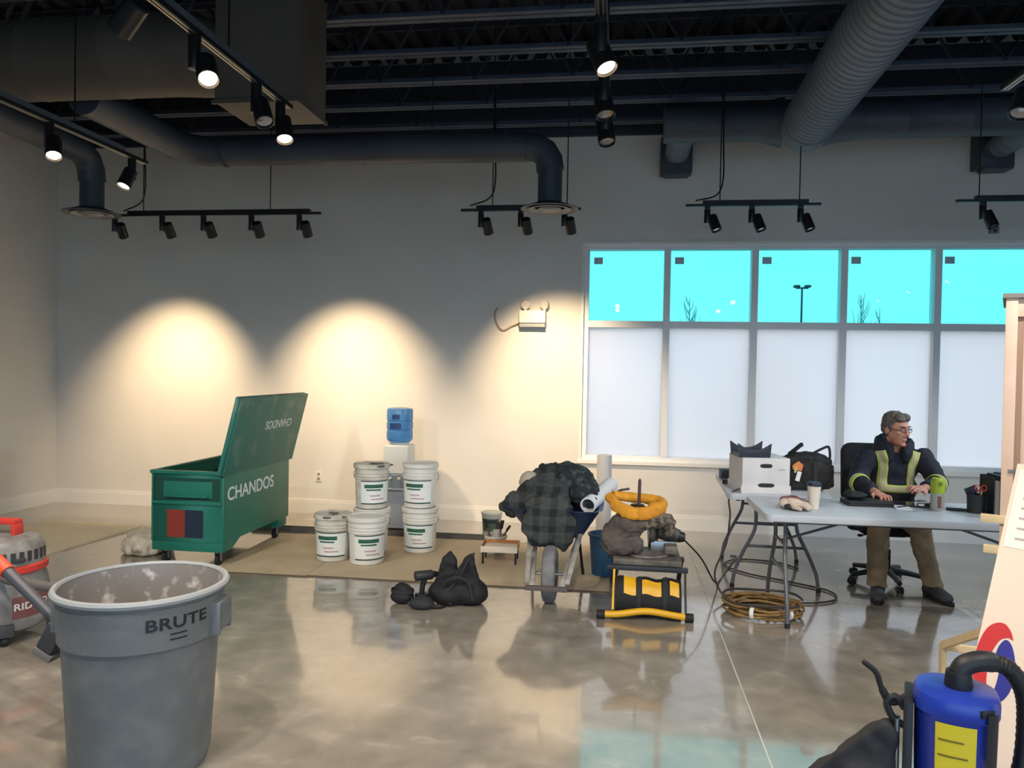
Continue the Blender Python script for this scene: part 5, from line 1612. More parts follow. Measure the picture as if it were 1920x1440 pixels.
# tumbler with lime sleeve
t = thing('tumbler', 'tall drink can with a lime green top on the front table', 'drink can', (2.105, 5.42, Z0))
MB().lathe([(0.0, 0.003), (0.036, 0.0), (0.041, 0.01), (0.041, 0.115)], 28).build('can_body', mat('silver_can', (178, 178, 176), 0.35, 0.3), t)
MB().lathe([(0.041, 0.1151), (0.0425, 0.117), (0.0425, 0.195), (0.034, 0.212), (0.032, 0.217), (0.0, 0.212)], 28).build('lime_top', mat('lime_plastic', (162, 184, 50), 0.45), t)
MB().lathe([(0.0415, 0.02), (0.0415, 0.10)], 12, None, -1.9, -1.3).build('stripe', mat('brown_stripe', (120, 84, 60), 0.5), t)
MB().bx(-0.012, 0.012, -0.046, -0.040, 0.17, 0.195).build('tab', mat('dark_lime', (110, 130, 40), 0.5), t)
# pen holder
t = thing('pen_holder', 'dark pen holder full of pens and scissors on the front table', 'pen holder', (2.335, 5.40, Z0))
MB().lathe([(0.0, 0.002), (0.050, 0.0), (0.054, 0.12), (0.055, 0.122), (0.051, 0.122), (0.047, 0.01), (0.0, 0.01)], 24).build('cup', mat('dark_mesh_cup', (44, 44, 42), 0.5), t)
for k, (a, l_, c_, r_) in enumerate(((0.4, 0.15, (32, 40, 60), 0.005), (1.6, 0.16, (206, 92, 50), 0.006), (2.7, 0.14, (40, 40, 44), 0.005), (3.9, 0.165, (30, 60, 120), 0.005), (5.1, 0.15, (180, 178, 176), 0.004), (0.0, 0.155, (160, 60, 60), 0.004))):
    MB().cyl((0.02 * math.cos(a), 0.02 * math.sin(a), 0.012), (0.045 * math.cos(a), 0.045 * math.sin(a), l_), r_, n=8).build('pen', mat('pen_%d' % k, c_, 0.4), t)
sci = MB()
for s in (-1, 1):
    sci.tube([(0.02 + 0.02 * s + 0.016 * math.cos(a), -0.02, 0.165 + 0.020 * math.sin(a)) for a in [6.283 * q_ / 14 for q_ in range(14)]], 0.004, 6, closed=True)
sci.bar((0.02, -0.02, 0.02), (0.02, -0.02, 0.15), 0.012, 0.003)
sci.build('scissors', mat('orange_scissors', (214, 96, 54), 0.45), t)
MB().box((-0.03, 0.0, 0.145), (0.075, 0.006, 0.05), Matrix.Rotation(R(-25), 3, 'Y')).build('folded_rule', M_BLK, t)
t = thing('document_holder', 'dark upright document holder at the right end of the front table', 'document holder', (2.465, 5.40, Z0))
MB().bx(-0.066, -0.062, -0.10, 0.10, 0, 0.245).build('divider', M_BLK, t)
MB().bx(0.062, 0.066, -0.10, 0.10, 0, 0.245).build('divider', M_BLK, t)
MB().bx(-0.062, 0.062, 0.095, 0.10, 0, 0.245).build('back_plate', M_BLK, t)
MB().bx(-0.062, 0.062, -0.10, 0.095, 0, 0.006).build('base', M_BLK, t)
MB().bx(-0.058, -0.030, -0.098, 0.09, 0.006, 0.225).build('folder', mat('grey_tan_folder', (126, 118, 110), 0.7), t)
MB().bx(-0.026, 0.010, -0.102, 0.09, 0.006, 0.255).build('folder', mat('slate_folder', (48, 54, 66), 0.6), t)
MB().bx(0.014, 0.055, -0.100, 0.09, 0.006, 0.262).build('folder', mat('navy_folder', (30, 36, 52), 0.6), t)
t = thing('marker_pen', 'black marker lying on the table between tumbler and pen holder', 'pen', (2.235, 5.43, Z0), R(-12))
MB().cyl((-0.065, 0, 0.010), (0.03, 0, 0.010), 0.010, n=12).build('barrel', M_BLK, t)
MB().cyl((0.03, 0, 0.010), (0.075, 0, 0.010), 0.0095, n=12).build('cap', M_NAVYP, t)
# ------------------------------------------------------------------ office chair
o = (2.09, 6.30, 0)
ch = thing('office_chair', 'black wheeled office chair under the seated man', 'chair', o, 0)
M_CHAIR = mat('black_chair_fabric', (24, 26, 32), 0.9, bump=0.1, scale=50)
for k in range(5):
    a = R(198 + 72 * k)
    d = Vector((math.cos(a), math.sin(a), 0))
    p = Vector(o)
    lg = MB(o).tube([p + Vector((0, 0, 0.115)), p + d * 0.16 + Vector((0, 0, 0.10)), p + d * 0.295 + Vector((0, 0, 0.080))], [0.028, 0.022, 0.017], 10).build('base_leg', M_BLK, ch)
    c_ = p + d * 0.295
    cs_ = MB(o)
    side_ = Vector((-d.y, d.x, 0))
    cs_.cyl(c_ + Vector((0, 0, 0.06)), c_ + Vector((0, 0, 0.085)), 0.008, n=8)
    for s in (-1, 1):
        cs_.lathe([(0.0, -0.009), (0.026, -0.009), (0.029, -0.005), (0.029, 0.005), (0.026, 0.009), (0.0, 0.009)], 16, Matrix.Translation(c_ + side_ * 0.014 * s + Vector((0, 0, 0.029))) @ frame(side_))
    cs_.build('caster', M_BLK, lg)
MB(o).cyl((2.09, 6.30, 0.10), (2.09, 6.30, 0.27), 0.028, n=16).build('gas_column', M_BLK, ch)
MB(o).cyl((2.09, 6.30, 0.27), (2.09, 6.30, 0.40), 0.016, n=14).build('piston', M_STEEL, ch)
MB(o).bx(1.99, 2.19, 6.20, 6.42, 0.385, 0.415).build('tilt_plate', M_BLK, ch, bev=0.006)
MB(o).tube([(1.99, 6.25, 0.40), (1.86, 6.18, 0.395)], 0.006, 8).build('lever', M_BLK, ch)
MB(o).ell((1.852, 6.176, 0.394), (0.022, 0.014, 0.011)).build('lever_knob', M_BLK, ch)
s_ = MB()
s_.prism(rrect(-0.245, 0.245, -0.22, 0.235, 0.09), 0.06, Matrix.Translation((0.0, -0.02, 0.415))).build('seat', M_CHAIR, ch, bev=0.022, seg=4)
bk = MB()
def backfn(side):
    def f(u, v):
        x = (u - 0.5) * 2
        w_ = 0.215 * (1 - 0.10 * v ** 3)
        z = 0.56 + 0.50 * v
        rx_ = (abs(2 * v - 1) ** 6) * 0.03
        y = 0.285 + side * 0.03 + 0.05 * (1 - x * x) * 0.6 - 0.0 + 0.03 * math.sin(v * 3.1)
        return (-0.055 + x * (w_ - rx_), y - side * 0.025 * (max(abs(x) ** 5, abs(2 * v - 1) ** 6)), z)
    return f
bk.grid(backfn(-1), 16, 14)
bk.grid(backfn(1), 16, 14)
bk.fuse('backrest', M_CHAIR, ch, 0.02, 2) if False else None
b2 = MB()
b2.prism(rrect(-0.215, 0.215, -0.25, 0.25, 0.08), 0.065, Matrix.Translation((-0.055, 0.345, 0.815)) @ Matrix.Rotation(R(84), 4, 'X'))
b2.build('backrest', M_CHAIR, ch, bev=0.024, seg=4)
MB().tube(smoothpath([(0, 0.10, 0.40), (-0.01, 0.30, 0.40), (-0.03, 0.37, 0.47), (-0.05, 0.36, 0.66)], 6), 0.022, 10).build('back_post', M_BLK, ch)
for s in (-1, 1):
    ar = MB().tube(smoothpath([(s * 0.16, 0.05, 0.41), (s * 0.265, 0.05, 0.42), (s * 0.285, 0.05, 0.50), (s * 0.285, 0.05, 0.62)], 6), 0.014, 10).build('arm_post', M_BLK, ch)
    MB().prism(rrect(s * 0.285 - 0.03, s * 0.285 + 0.03, -0.06, 0.15, 0.025), 0.025, Matrix.Translation((0, 0, 0.62))).build('arm_pad', M_BLK, ar, bev=0.007)

# ------------------------------------------------------------------ the seated man
o = (2.09, 6.10, 0)
man = thing('person', 'seated man in dark jacket with lime safety stripes, looking right', 'person', o)
M_SKIN = mat('skin', (196, 142, 122), 0.55, col2=(182, 126, 108), scale=14)
M_JACKET = mat('navy_work_jacket', (24, 28, 44), 0.85, bump=0.1, scale=60)
M_KHAKI = mat('khaki_work_trousers', (160, 138, 110), 0.9, col2=(140, 120, 96), scale=8, bump=0.1)
M_HIVIS = mat('lime_safety_stripe', (176, 200, 70), 0.6)
M_SILVER = mat('grey_reflective_tape', (176, 172, 132), 0.45)
M_HAIR = mat('grey_brown_hair', (82, 78, 74), 0.8, col2=(106, 102, 96), scale=60, bump=0.4)
M_BOOT = mat('grey_work_boot', (64, 66, 70), 0.75, col2=(50, 52, 56), scale=12)

HC = Vector((2.070, 6.115, 1.215))      # head centre
HR = Matrix.Rotation(R(30), 4, 'Z') @ Matrix.Rotation(R(6), 4, 'X')
def hp(x, y, z):                         # head space: -Y is where the face looks
    return HC + (HR @ Vector((x, y, z)))
H3 = HR.to_3x3()
shL, shR = Vector((1.915, 6.20, 1.015)), Vector((2.275, 6.22, 1.025))
elL, elR = Vector((1.775, 6.03, 0.825)), Vector((2.335, 6.00, 0.835))
wrL, wrR = Vector((1.815, 5.735, 0.795)), Vector((2.145, 5.745, 0.835))
hipL, hipR = Vector((1.99, 6.27, 0.555)), Vector((2.19, 6.27, 0.555))
knL, knR = Vector((1.885, 5.86, 0.555)), Vector((2.165, 5.87, 0.535))
anL, anR = Vector((1.895, 5.90, 0.115)), Vector((2.30, 5.97, 0.115))

bd = MB(o)
# head
bd.ell(hp(0, 0.012, 0.040), (0.076, 0.094, 0.088), H3)
bd.ell(hp(0, -0.022, -0.015), (0.066, 0.070, 0.090), H3)
bd.ell(hp(0, -0.035, -0.075), (0.046, 0.050, 0.042), H3)
bd.ell(hp(0, -0.078, -0.098), (0.022, 0.018, 0.018), H3)
bd.tube([hp(0, -0.088, 0.022), hp(0, -0.104, -0.008), hp(0, -0.108, -0.026)], [0.009, 0.012, 0.016], 10)
bd.ell(hp(0.013, -0.096, -0.030), 0.011)
bd.ell(hp(-0.013, -0.096, -0.030), 0.011)
bd.ell(hp(0, -0.078, 0.038), (0.050, 0.016, 0.012), H3)
bd.ell(hp(0, -0.086, -0.060), (0.024, 0.010, 0.006), H3)
bd.ell(hp(0, -0.084, -0.070), (0.021, 0.010, 0.007), H3)
for s in (-1, 1):
    bd.ell(hp(s * 0.046, -0.066, -0.012), (0.020, 0.016, 0.014), H3)
    bd.ell(hp(s * 0.079, 0.012, -0.002), (0.009, 0.020, 0.032), H3)
bd.tube([hp(0, 0.015, -0.05), Vector((2.08, 6.18, 1.08)), Vector((2.09, 6.23, 1.0))], [0.052, 0.054, 0.062], 16)
# core of the body, all one skin
bd.ell((2.09, 6.24, 0.90), (0.14, 0.085, 0.17))
bd.ell((2.09, 6.27, 0.66), (0.13, 0.085, 0.16))
bd.tube([shL, elL, wrL], [0.042, 0.036, 0.026], 12)
bd.tube([shR, elR, wrR], [0.042, 0.036, 0.026], 12)
bd.tube([hipL, knL, anL, anL - Vector((0, 0, 0.06))], [0.07, 0.05, 0.035, 0.035], 12)
bd.tube([hipR, knR, anR, anR - Vector((0, 0, 0.06))], [0.07, 0.05, 0.035, 0.035], 12)
# hands: palm and five fingers
def hand(w, d, up, thumb, curl):
    d = d.normalized()
    s = d.cross(up).normalized()
    u = s.cross(d).normalized()
    F = Matrix((s, d, u)).transposed()
    pc_ = w + d * 0.055
    bd.ell(pc_, (0.040, 0.050, 0.016), F)
    bd.tube([w - d * 0.03, w + d * 0.03], [0.026, 0.024], 12)
    for k, L_ in enumerate((0.060, 0.070, 0.066, 0.052)):
        x = (k - 1.5) * 0.0205 * thumb
        b0 = pc_ + d * 0.040 + s * x
        b1 = b0 + d * L_ * 0.45 + u * 0.004 + s * x * 0.15
        b2_ = b1 + d * L_ * 0.33 - u * curl * 0.5 + s * x * 0.08
        b3 = b2_ + d * L_ * 0.20 - u * curl
        bd.tube([b0 - d * 0.02, b0, b1, b2_, b3], [0.009, 0.0095, 0.009, 0.0085, 0.007], 8)
        bd.ell(b3, 0.0072, None, 8, 6)
    t0 = w + d * 0.025 - s * thumb * 0.026
    t1 = t0 + d * 0.025 - s * thumb * 0.024 - u * 0.006
    t2 = t1 + d * 0.030 - s * thumb * 0.006 - u * 0.010
    bd.tube([t0, t1, t2], [0.012, 0.0105, 0.008], 8)
    bd.ell(t2, 0.008, None, 8, 6)
hand(wrL, Vector((0.20, -0.95, -0.12)), Vector((0, 0, 1)), -1, 0.016)
hand(wrR, Vector((-0.72, -0.62, 0.02)), Vector((0.15, -0.3, 0.9)), 1, 0.020)
body = bd.fuse('body', M_SKIN, man, 0.0048, 3)
# face details on the head
M_EYE = mat('eye_white', (214, 208, 200), 0.3)
M_IRIS = mat('dark_iris', (48, 40, 36), 0.3)
for s in (-1, 1):
    e_ = MB(o).ell(hp(s * 0.030, -0.082, 0.012), (0.013, 0.010, 0.007), H3).build('eye', M_EYE, body)
    MB(o).ell(hp(s * 0.031, -0.0905, 0.012), (0.005, 0.003, 0.005), H3).build('iris', M_IRIS, body)
    MB(o).tube([hp(s * 0.012, -0.094, 0.036), hp(s * 0.032, -0.094, 0.042), hp(s * 0.052, -0.080, 0.036)], [0.004, 0.005, 0.003], 6).build('eyebrow', M_HAIR, body)
MB(o).tube([hp(-0.022, -0.090, -0.065), hp(0, -0.0965, -0.064), hp(0.022, -0.090, -0.065)], [0.002, 0.0035, 0.002], 6).build('mouth', mat('lip_line', (130, 78, 72), 0.6), body)
# hair: short, swept, thicker on top
hr = MB(o)
hr.ell(hp(0, 0.022, 0.066), (0.082, 0.092, 0.078), H3)
hr.ell(hp(0, 0.052, 0.018), (0.078, 0.062, 0.072), H3)
hr.ell(hp(0.012, -0.040, 0.100), (0.062, 0.045, 0.034), H3)
hr.ell(hp(-0.02, -0.050, 0.092), (0.050, 0.036, 0.028), H3)
for s in (-1, 1):
    hr.ell(hp(s * 0.072, 0.012, 0.038), (0.013, 0.034, 0.034), H3)
    hr.ell(hp(s * 0.074, -0.014, 0.014), (0.006, 0.010, 0.026), H3)
hr.fuse('hair', M_HAIR, man, 0.006, 2, 0.022, 0.025)
# safety glasses
gl = MB(o)
for s in (-1, 1):
    gl.tube([hp(s * 0.032 + 0.021 * math.cos(a), -0.100 + 0.006 * abs(math.cos(a)), 0.012 + 0.015 * math.sin(a)) for a in [6.283 * q_ / 16 for q_ in range(16)]], 0.0022, 6, closed=True)
    gl.tube([hp(s * 0.054, -0.094, 0.016), hp(s * 0.078, -0.04, 0.014), hp(s * 0.084, 0.02, 0.010)], 0.0025, 6)
gl.tube([hp(-0.011, -0.100, 0.014), hp(0.011, -0.100, 0.014)], 0.0022, 6)
gl.build('eyeglasses', M_BLK, man)
# jacket
jk = MB(o)
jk.ell((2.09, 6.24, 0.93), (0.195, 0.135, 0.175))
jk.ell((2.09, 6.25, 0.76), (0.190, 0.145, 0.16))
jk.ell((2.09, 6.26, 0.64), (0.185, 0.145, 0.11))
jk.ell((1.97, 6.22, 0.98), (0.11, 0.105, 0.085))
jk.ell((2.22, 6.23, 0.985), (0.11, 0.105, 0.085))
jk.tube([shL, (shL + elL) / 2 + Vector((-0.012, 0.01, 0.0)), elL, elL + (wrL - elL) * 0.5, wrL + (elL - wrL) * 0.10], [0.085, 0.075, 0.066, 0.056, 0.046], 16)
jk.tube([shR, (shR + elR) / 2 + Vector((0.012, 0.01, 0.0)), elR, elR + (wrR - elR) * 0.5, wrR + (elR - wrR) * 0.10], [0.085, 0.075, 0.066, 0.056, 0.046], 16)
jk.ell(elL, 0.068)
jk.ell(elR, 0.068)
# raised collar / hood bunched round the neck, open at the throat
for k in range(22):
    a = R(-60 + 300 * k / 21)
    c_ = Vector((2.082 + 0.112 * math.cos(a), 6.185 + 0.098 * math.sin(a), 1.075 + 0.035 * math.sin(a)))
    jk.ell(c_, (0.034, 0.034, 0.075), None, 10, 8)
jk.ell((2.09, 6.29, 1.07), (0.12, 0.075, 0.10))
jacket = jk.fuse('jacket', M_JACKET, man, 0.009, 4, 0.022, 0.07)
# safety stripes laid on the jacket
def stripe(pts, wdt, m, name, off, direction=(0, 1, 0), lift=0.35):
    """ribbon through pts, dropped on to the jacket along +Y"""
    pts = smoothpath(pts, 5)
    mb = MB(o)
    def fn(u, v):
        i = min(int(round(u * (len(pts) - 1))), len(pts) - 1)
        p = pts[i]
        t_ = (pts[min(i + 1, len(pts) - 1)] - pts[max(i - 1, 0)]).normalized()
        n_ = t_.cross(Vector((0, 1, 0))).normalized()
        q = p + n_ * wdt * (v - 0.5)
        return (q.x, q.y, q.z)
    mb.grid(fn, (len(pts) - 1), 6)
    ob = mb.build(name, m, None)
    sw_ = ob.modifiers.new('lay', 'SHRINKWRAP')
    sw_.target = jacket
    sw_.wrap_method = 'PROJECT'
    sw_.use_project_x = False
    sw_.use_project_y = True
    sw_.use_project_z = False
    sw_.use_positive_direction = True
    sw_.use_negative_direction = False
    sw_.offset = off
    so = ob.modifiers.new('thick', 'SOLIDIFY')
    so.thickness = 0.003
    so.offset = 1
    bake(ob, man)
    return ob
jacket.parent = None
for s, xs, xm in ((-1, 1.958, 1.985), (1, 2.222, 2.195)):
    stripe([(xs - 0.020 * -s * 0, 6.05, 1.055), (xm, 6.05, 0.95), (xm + s * -0.004, 6.05, 0.85), (xm, 6.05, 0.762)], 0.066, M_HIVIS, 'lime_stripe', 0.004)
    stripe([(xs, 6.05, 1.055), (xm, 6.05, 0.95), (xm + s * -0.004, 6.05, 0.85), (xm, 6.05, 0.765)], 0.050, M_SILVER, 'reflective_tape', 0.008)
stripe([(1.955, 6.05, 0.775), (2.09, 6.05, 0.768), (2.225, 6.05, 0.775)], 0.058, M_HIVIS, 'lime_stripe', 0.004)
stripe([(1.955, 6.05, 0.775), (2.09, 6.05, 0.768), (2.225, 6.05, 0.775)], 0.044, M_SILVER, 'reflective_tape', 0.008)
jacket.parent = man
# sleeve bands
for el_, wr_ in ((elL, wrL), (elR, wrR)):
    d = (wr_ - el_).normalized()
    c_ = el_ + d * 0.055
    MB(o).lathe([(0.069, -0.026), (0.074, -0.024), (0.071, 0.024), (0.066, 0.026)], 24, Matrix.Translation(c_) @ frame(d)).build('sleeve_band', M_HIVIS, man)
    MB(o).lathe([(0.0735, -0.014), (0.0755, -0.012), (0.074, 0.012), (0.072, 0.014)], 24, Matrix.Translation(c_) @ frame(d)).build('sleeve_tape', M_SILVER, man)
# trousers
tr_ = MB(o)
tr_.ell((2.09, 6.28, 0.575), (0.175, 0.14, 0.095))
for h_, k_, a_ in ((hipL, knL, anL), (hipR, knR, anR)):
    tr_.tube([h_, (h_ + k_) / 2, k_, k_ + Vector((0, 0.005, -0.03))], [0.098, 0.090, 0.076, 0.074], 16)
    tr_.ell(k_, 0.080)
    tr_.tube([k_, k_ * 0.66 + a_ * 0.34 + Vector((0, 0.012, 0)), k_ * 0.3 + a_ * 0.7 + Vector((0, 0.015, 0)), a_ + Vector((0, 0, -0.005)), a_ + Vector((0, -0.004, -0.035))], [0.076, 0.076, 0.068, 0.066, 0.070], 16)
tr_.fuse('trousers', M_KHAKI, man, 0.009, 3, 0.028, 0.06)
# boots
for a_, dx in ((anL, -0.05), (anR, 0.045)):
    b_ = MB(o)
    heel = Vector((a_.x - dx * 0.3, a_.y + 0.03, 0))
    toe = Vector((a_.x + dx, a_.y - 0.175, 0))
    mid = (heel + toe) / 2
    b_.ell(heel + Vector((0, 0, 0.052)), (0.045, 0.050, 0.050))
    b_.ell(mid + Vector((0, 0, 0.055)), (0.048, 0.075, 0.048), Matrix.Rotation(math.atan2((toe - heel).y, (toe - heel).x) + math.pi / 2, 3, 'Z'))
    b_.ell(toe + (heel - toe) * 0.14 + Vector((0, 0, 0.042)), (0.050, 0.060, 0.040))
    b_.ell(mid + (toe - mid) * 0.4 + Vector((0, 0, 0.048)), (0.048, 0.070, 0.042))
    b_.tube([heel + Vector((0, -0.01, 0.05)), a_ + Vector((0, 0, 0.03))], [0.050, 0.046], 14)
    ob = b_.fuse('boot', M_BOOT, man, 0.007, 3)
    for v in ob.data.vertices:
        v.co.z = max(v.co.z, 0.012)
    dirv = (toe - heel).normalized()
    sd = Vector((-dirv.y, dirv.x, 0))
    sole = []
    for k in range(20):
        a = 6.283 * k / 20
        q = mid + dirv * math.cos(a) * 0.158 + sd * math.sin(a) * (0.048 + 0.004 * math.cos(a))
        sole.append((q.x, q.y))
    MB(o).prism(sole, 0.022, Matrix.Translation((0, 0, 0.0005))).build('boot_sole', M_RUBBER, ob, bev=0.003)
# ------------------------------------------------------------------ tall wooden crate at the right edge
M_PLY = mat('pale_plywood', (214, 186, 166), 0.7, col2=(204, 174, 152), scale=4, bump=0.03)
M_PINE = mat('raw_pine', (222, 200, 160), 0.7, col2=(210, 186, 146), scale=8)
o = (1.738, 3.78, 0)
cr = thing('wooden_crate', 'tall pale plywood crate standing at the right edge of the picture', 'crate', o, R(-25))
MB(o).bx(1.738, 1.785, 3.78, 3.82, 0.0, 1.985).build('stile', M_PLY, cr, bev=0.002)
MB(o).bx(2.52, 2.57, 3.78, 3.82, 0.0, 1.985).build('stile', M_PLY, cr, bev=0.002)
MB(o).bx(1.785, 2.52, 3.79, 3.82, 1.90, 1.985).build('top_rail', M_PLY, cr, bev=0.002)
MB(o).bx(1.785, 2.52, 3.79, 3.82, 0.0, 0.09).build('bottom_rail', M_PLY, cr, bev=0.002)
MB(o).bx(1.785, 1.81, 3.805, 3.84, 0.09, 1.90).build('shadow_strip', mat('shadow_gap_tone', (150, 122, 104), 0.7), cr)  # dark strip: shade of the gap beside the stile put into the colour
MB(o).bx(1.78, 2.53, 3.822, 3.84, 0.02, 1.97).build('front_panel', M_PLY, cr)
MB(o).bx(1.745, 1.765, 3.82, 4.35, 0.0, 1.97).build('side_panel', M_PLY, cr)
MB(o).bx(2.545, 2.565, 3.82, 4.35, 0.0, 1.97).build('side_panel', M_PLY, cr)
MB(o).bx(1.765, 2.545, 4.33, 4.35, 0.0, 1.97).build('back_panel', M_PLY, cr)
MB(o).bx(1.725, 2.58, 3.77, 4.36, 1.985, 2.005).build('top_cap', mat('grey_top_cap', (120, 112, 110), 0.6), cr)
lt = MB(o).bx(1.765, 1.83, 3.774, 3.782, 1.19, 1.205).build('latch', M_STEEL, cr)
MB(o).cyl((1.80, 3.778, 1.20), (1.80, 3.765, 1.20), 0.008, n=8).build('latch_pin', M_STEEL, lt)
for k, (z, dx) in enumerate(((0.955, 0.075), (0.815, 0.06))):
    MB(o).bx(1.738 - dx, 1.76, 3.76, 3.80, z, z + 0.035).build('ledger_block', M_PINE, cr, bev=0.003)

# ------------------------------------------------------------------ white sign board leaning by the crate
B0 = Vector((0.965, 2.52, 0.0))
E1 = Vector((0.417, 0.38, 1.297)).normalized()
E2 = Vector((0.67, -0.74, 0.0)).normalized()
NN = E2.cross(E1).normalized()
if NN.dot(Vector((0, 0, CAMH)) - B0) < 0:
    NN = -NN
SB = Matrix((E2, E1, NN)).transposed().to_4x4()
t = thing('sign_board', 'white sign board with red and blue ring emblem leaning at the right', 'sign', B0)
BL, BW = 1.44, 1.0
lo_ = MB()
lo_.prism([(0, 0.012), (BW, 0.012), (BW, BL), (0.0, BL)], 0.012, SB @ Matrix.Translation((0, 0, -0.012)))
lo_.build('board', mat('white_sign_face', (226, 208, 190), 0.5), t)
def uv(px_, py_):
    d = CAMROT.to_3x3() @ Vector(((px_ - 960) / 1436.0, -(py_ - 720) / 1436.0, -1.0))
    c_ = Vector((0, 0, CAMH))
    k = (B0 - c_).dot(NN) / d.dot(NN)
    p = c_ + d * k - B0
    return (p.dot(E2), p.dot(E1))
def curve2(pts, k=4):
    q = smoothpath([(a, b, 0) for a, b in pts], k)
    return [(v.x, v.y) for v in q]
red_out = [(1836, 1304), (1827, 1278), (1824.6, 1251), (1828, 1232), (1837.6, 1201.5), (1851.7, 1178), (1868, 1168.5), (1885, 1170), (1896.6, 1185), (1901, 1201.5)]
red_in = [(1892, 1196), (1878, 1199), (1866, 1213), (1856.5, 1232), (1851.7, 1256), (1850, 1280), (1852, 1304)]
blue_out = [(1868, 1225), (1875, 1210), (1887, 1200), (1898, 1211), (1904, 1240), (1902, 1270), (1894, 1297), (1880, 1314), (1862, 1322)]
blue_in = [(1858, 1306), (1866, 1290), (1873, 1266), (1874, 1244), (1870, 1230)]
for nm, a, b, c in (('red_emblem_arc', red_out, red_in, (196, 44, 48)), ('blue_emblem_arc', blue_out, blue_in, (38, 44, 140))):
    poly = curve2([uv(*p) for p in a]) + curve2([uv(*p) for p in b])
    MB().prism(poly, 0.0015, SB @ Matrix.Translation((0, 0, 0.0002))).build(nm, mat(nm, c, 0.45), t)
cu, cv = uv(1923, 1306)
text('lettering', 'C', 0.085, mat('dark_maroon_print', (70, 40, 44), 0.5), t, SB @ Matrix.Translation((cu, cv, 0.001)), 0.0006)
# printed paper sheet taped to the upper part
sh = MB()
u0, v0 = 0.012, 1.14
sh.prism([(u0, v0), (u0 + 0.42, v0), (u0 + 0.42, BL - 0.02), (u0, BL - 0.02)], 0.001, SB @ Matrix.Translation((0, 0, 0.0005)))
s_ = sh.build('paper_sheet', mat('cream_paper', (232, 226, 218), 0.7), t)
ink = mat('grey_small_print', (176, 168, 166), 0.7)
for k in range(5):
    MB().prism([(u0 + 0.03, v0 + 0.03 + 0.036 * k), (u0 + 0.34 - 0.05 * (k % 3), v0 + 0.03 + 0.036 * k), (u0 + 0.34 - 0.05 * (k % 3), v0 + 0.037 + 0.036 * k), (u0 + 0.03, v0 + 0.037 + 0.036 * k)], 0.0006, SB @ Matrix.Translation((0, 0, 0.0017))).build('print_line', ink, s_)
# pine brace behind the board
bp = []
for p, q in (((1.44, 3.60, 0.435), (1.43, 3.22, 0.62)), ((1.44, 3.60, 0.43), (1.80, 3.52, 0.43)), ((1.44, 3.60, 0.012), (1.44, 3.60, 0.44)), ((1.80, 3.52, 0.012), (1.80, 3.52, 0.45))):
    MB(B0).bar(p, q, 0.022, 0.03).build('brace_strip', M_PINE, t)
MB(B0).bar((1.30, 2.86, 0.80), (1.43, 3.22, 0.62), 0.022, 0.03).build('brace_strip', M_PINE, t)
t = thing('paint_can', 'small dark can sitting under the pine brace behind the vacuum', 'can', (1.50, 3.42, 0))
MB().lathe([(0.0, 0.003), (0.05, 0.0), (0.05, 0.20), (0.052, 0.205), (0.052, 0.215), (0.0, 0.21)], 24).build('can_body', mat('grey_tin', (180, 178, 176), 0.4, 0.4), t)
MB().lathe([(0.0508, 0.11), (0.0508, 0.195)], 20, None, -2.8, 0.2).build('label', mat('dark_tin_label', (52, 54, 50), 0.6), t)

# ------------------------------------------------------------------ blue backpack vacuum
o = (0.945, 2.27, 0)
bv = thing('backpack_vacuum', 'blue backpack vacuum with a black hose in the right foreground', 'vacuum', o, R(-20))
M_BV = mat('royal_blue_shell', (36, 62, 168), 0.35, col2=(30, 54, 150), scale=4)
def stad(a, b, k=12):
    return [(a * math.copysign(abs(math.cos(t_)) ** 0.75, math.cos(t_)), b * math.copysign(abs(math.sin(t_)) ** 0.75, math.sin(t_))) for t_ in [6.2832 * i / (4 * k) for i in range(4 * k)]]
lay = [(0.085, 0.092, 0.10), (0.092, 0.10, 0.12), (0.102, 0.108, 0.70), (0.106, 0.112, 0.706), (0.106, 0.112, 0.738), (0.100, 0.106, 0.753), (0.085, 0.09, 0.760), (0.05, 0.05, 0.764), (0.001, 0.001, 0.764)]
bm_ = MB()
vs_, fs_ = [], []
n_ = 48
for a, b, z in lay:
    vs_ += [(x, y, z) for x, y in stad(a, b)]
for j_ in range(len(lay) - 1):
    for i in range(n_):
        fs_.append((j_ * n_ + i, j_ * n_ + (i + 1) % n_, (j_ + 1) * n_ + (i + 1) % n_, (j_ + 1) * n_ + i))
fs_.append(tuple(range(n_))[::-1])
bm_.add(vs_, fs_)
bm_.build('shell', M_BV, bv)
MB().prism(stad(0.098, 0.103), 0.10).build('base', M_BLK, bv, bev=0.008)
# yellow warning label wrapped on the front left
def onshell(t0, t1, z0, z1, off, nm, m, par):
    mb = MB()
    def fn(u, v):
        t_ = t0 + (t1 - t0) * u
        z = z0 + (z1 - z0) * v
        f = (z - 0.12) / 0.58
        a, b = 0.092 + 0.010 * f + off, 0.100 + 0.008 * f + off
        return (a * math.copysign(abs(math.cos(t_)) ** 0.75, math.cos(t_)), b * math.copysign(abs(math.sin(t_)) ** 0.75, math.sin(t_)), z)
    mb.grid(fn, 10, 6)
    return mb.build(nm, m, par)
yl = onshell(-1.97, -1.22, 0.40, 0.692, 0.0012, 'warning_label', mat('yellow_label', (218, 196, 40), 0.5), bv)
for k in range(6):
    onshell(-1.90, -1.32 - 0.08 * (k % 3), 0.435 + 0.042 * k, 0.440 + 0.042 * k, 0.002, 'print_line', mat('label_ink', (120, 104, 30), 0.5), yl)
lt = onshell(-1.02, -0.68, 0.59, 0.735, 0.012, 'latch', M_BLK, bv)
MB().box((0.066, -0.092, 0.733), (0.04, 0.02, 0.02), Matrix.Rotation(R(40), 3, 'Z')).build('latch_pivot', M_BLK, lt, bev=0.004)
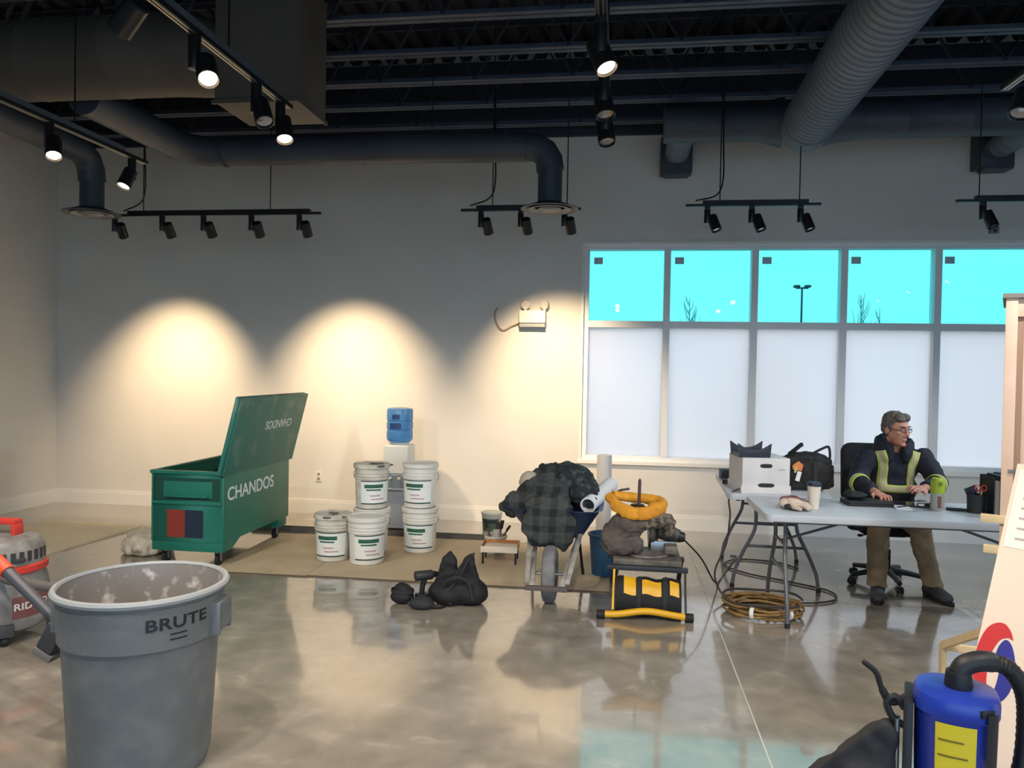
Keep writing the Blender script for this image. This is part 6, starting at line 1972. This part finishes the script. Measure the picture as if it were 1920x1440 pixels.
# hose: swivel elbow on top, bending over to the right side
MB().lathe([(0.0, 0.0), (0.034, 0.0), (0.036, 0.01), (0.032, 0.045), (0.0, 0.05)], 20, Matrix.Translation((0.005, -0.01, 0.762))).build('swivel', M_BLK, bv)
MB().tube(smoothpath([(0.005, -0.01, 0.80), (0.02, -0.005, 0.825), (0.055, 0.01, 0.838), (0.09, 0.03, 0.835)], 5), [0.028] * 15 + [0.026], 14).build('elbow', M_BLK, bv)
hp_ = smoothpath([(0.085, 0.03, 0.836), (0.13, 0.05, 0.815), (0.165, 0.065, 0.75), (0.172, 0.07, 0.66), (0.165, 0.065, 0.55), (0.14, 0.05, 0.45), (0.12, 0.045, 0.38)], 10)
MB().tube(hp_, [0.0225 + 0.002 * (i % 2) for i in range(len(hp_))], 14).build('hose', mat('black_ribbed_hose', (22, 23, 24), 0.5), bv)
# harness frame and straps on the left
MB().bx(-0.128, -0.104, -0.085, 0.085, 0.10, 0.72).build('harness_plate', M_BLK, bv, bev=0.006)
for y in (-0.06, -0.035):
    MB().cyl((-0.142, y, 0.32), (-0.142, y, 0.66), 0.006, n=10).build('frame_rod', M_STEEL, bv)
MB().tube(smoothpath([(-0.12, -0.04, 0.72), (-0.16, -0.05, 0.70), (-0.185, -0.06, 0.74), (-0.20, -0.06, 0.78), (-0.235, -0.06, 0.805)], 6), [0.011] * 12 + [0.008] * 12 + [0.005], 8).build('strap_tail', M_BAG, bv)
MB().tube(smoothpath([(-0.125, -0.05, 0.64), (-0.155, -0.055, 0.66), (-0.17, -0.06, 0.70), (-0.15, -0.055, 0.72), (-0.125, -0.05, 0.69)], 6), 0.010, 8).build('buckle_loop', M_BLK, bv)
pd = MB()
pd.prism([(-0.14, 0.52), (-0.165, 0.545), (-0.20, 0.52), (-0.30, 0.435), (-0.42, 0.34), (-0.46, 0.26), (-0.40, 0.12), (-0.25, 0.08), (-0.14, 0.10)], 0.05, Matrix.Translation((0, -0.02, 0)) @ Matrix.Rotation(R(90), 4, 'X'))
pd.ell((-0.29, -0.05, 0.24), (0.15, 0.06, 0.14))
pd.ell((-0.22, -0.05, 0.36), (0.09, 0.05, 0.10))
pd.ell((-0.25, -0.03, 0.06), (0.16, 0.08, 0.058))
for v in pd.v:
    v.z *= 1.2
pf = pd.fuse('harness_pad', M_BAGG, bv, 0.010, 5, 0.03, 0.09)
for v in pf.data.vertices:
    v.co.z = max(v.co.z, 0.001)
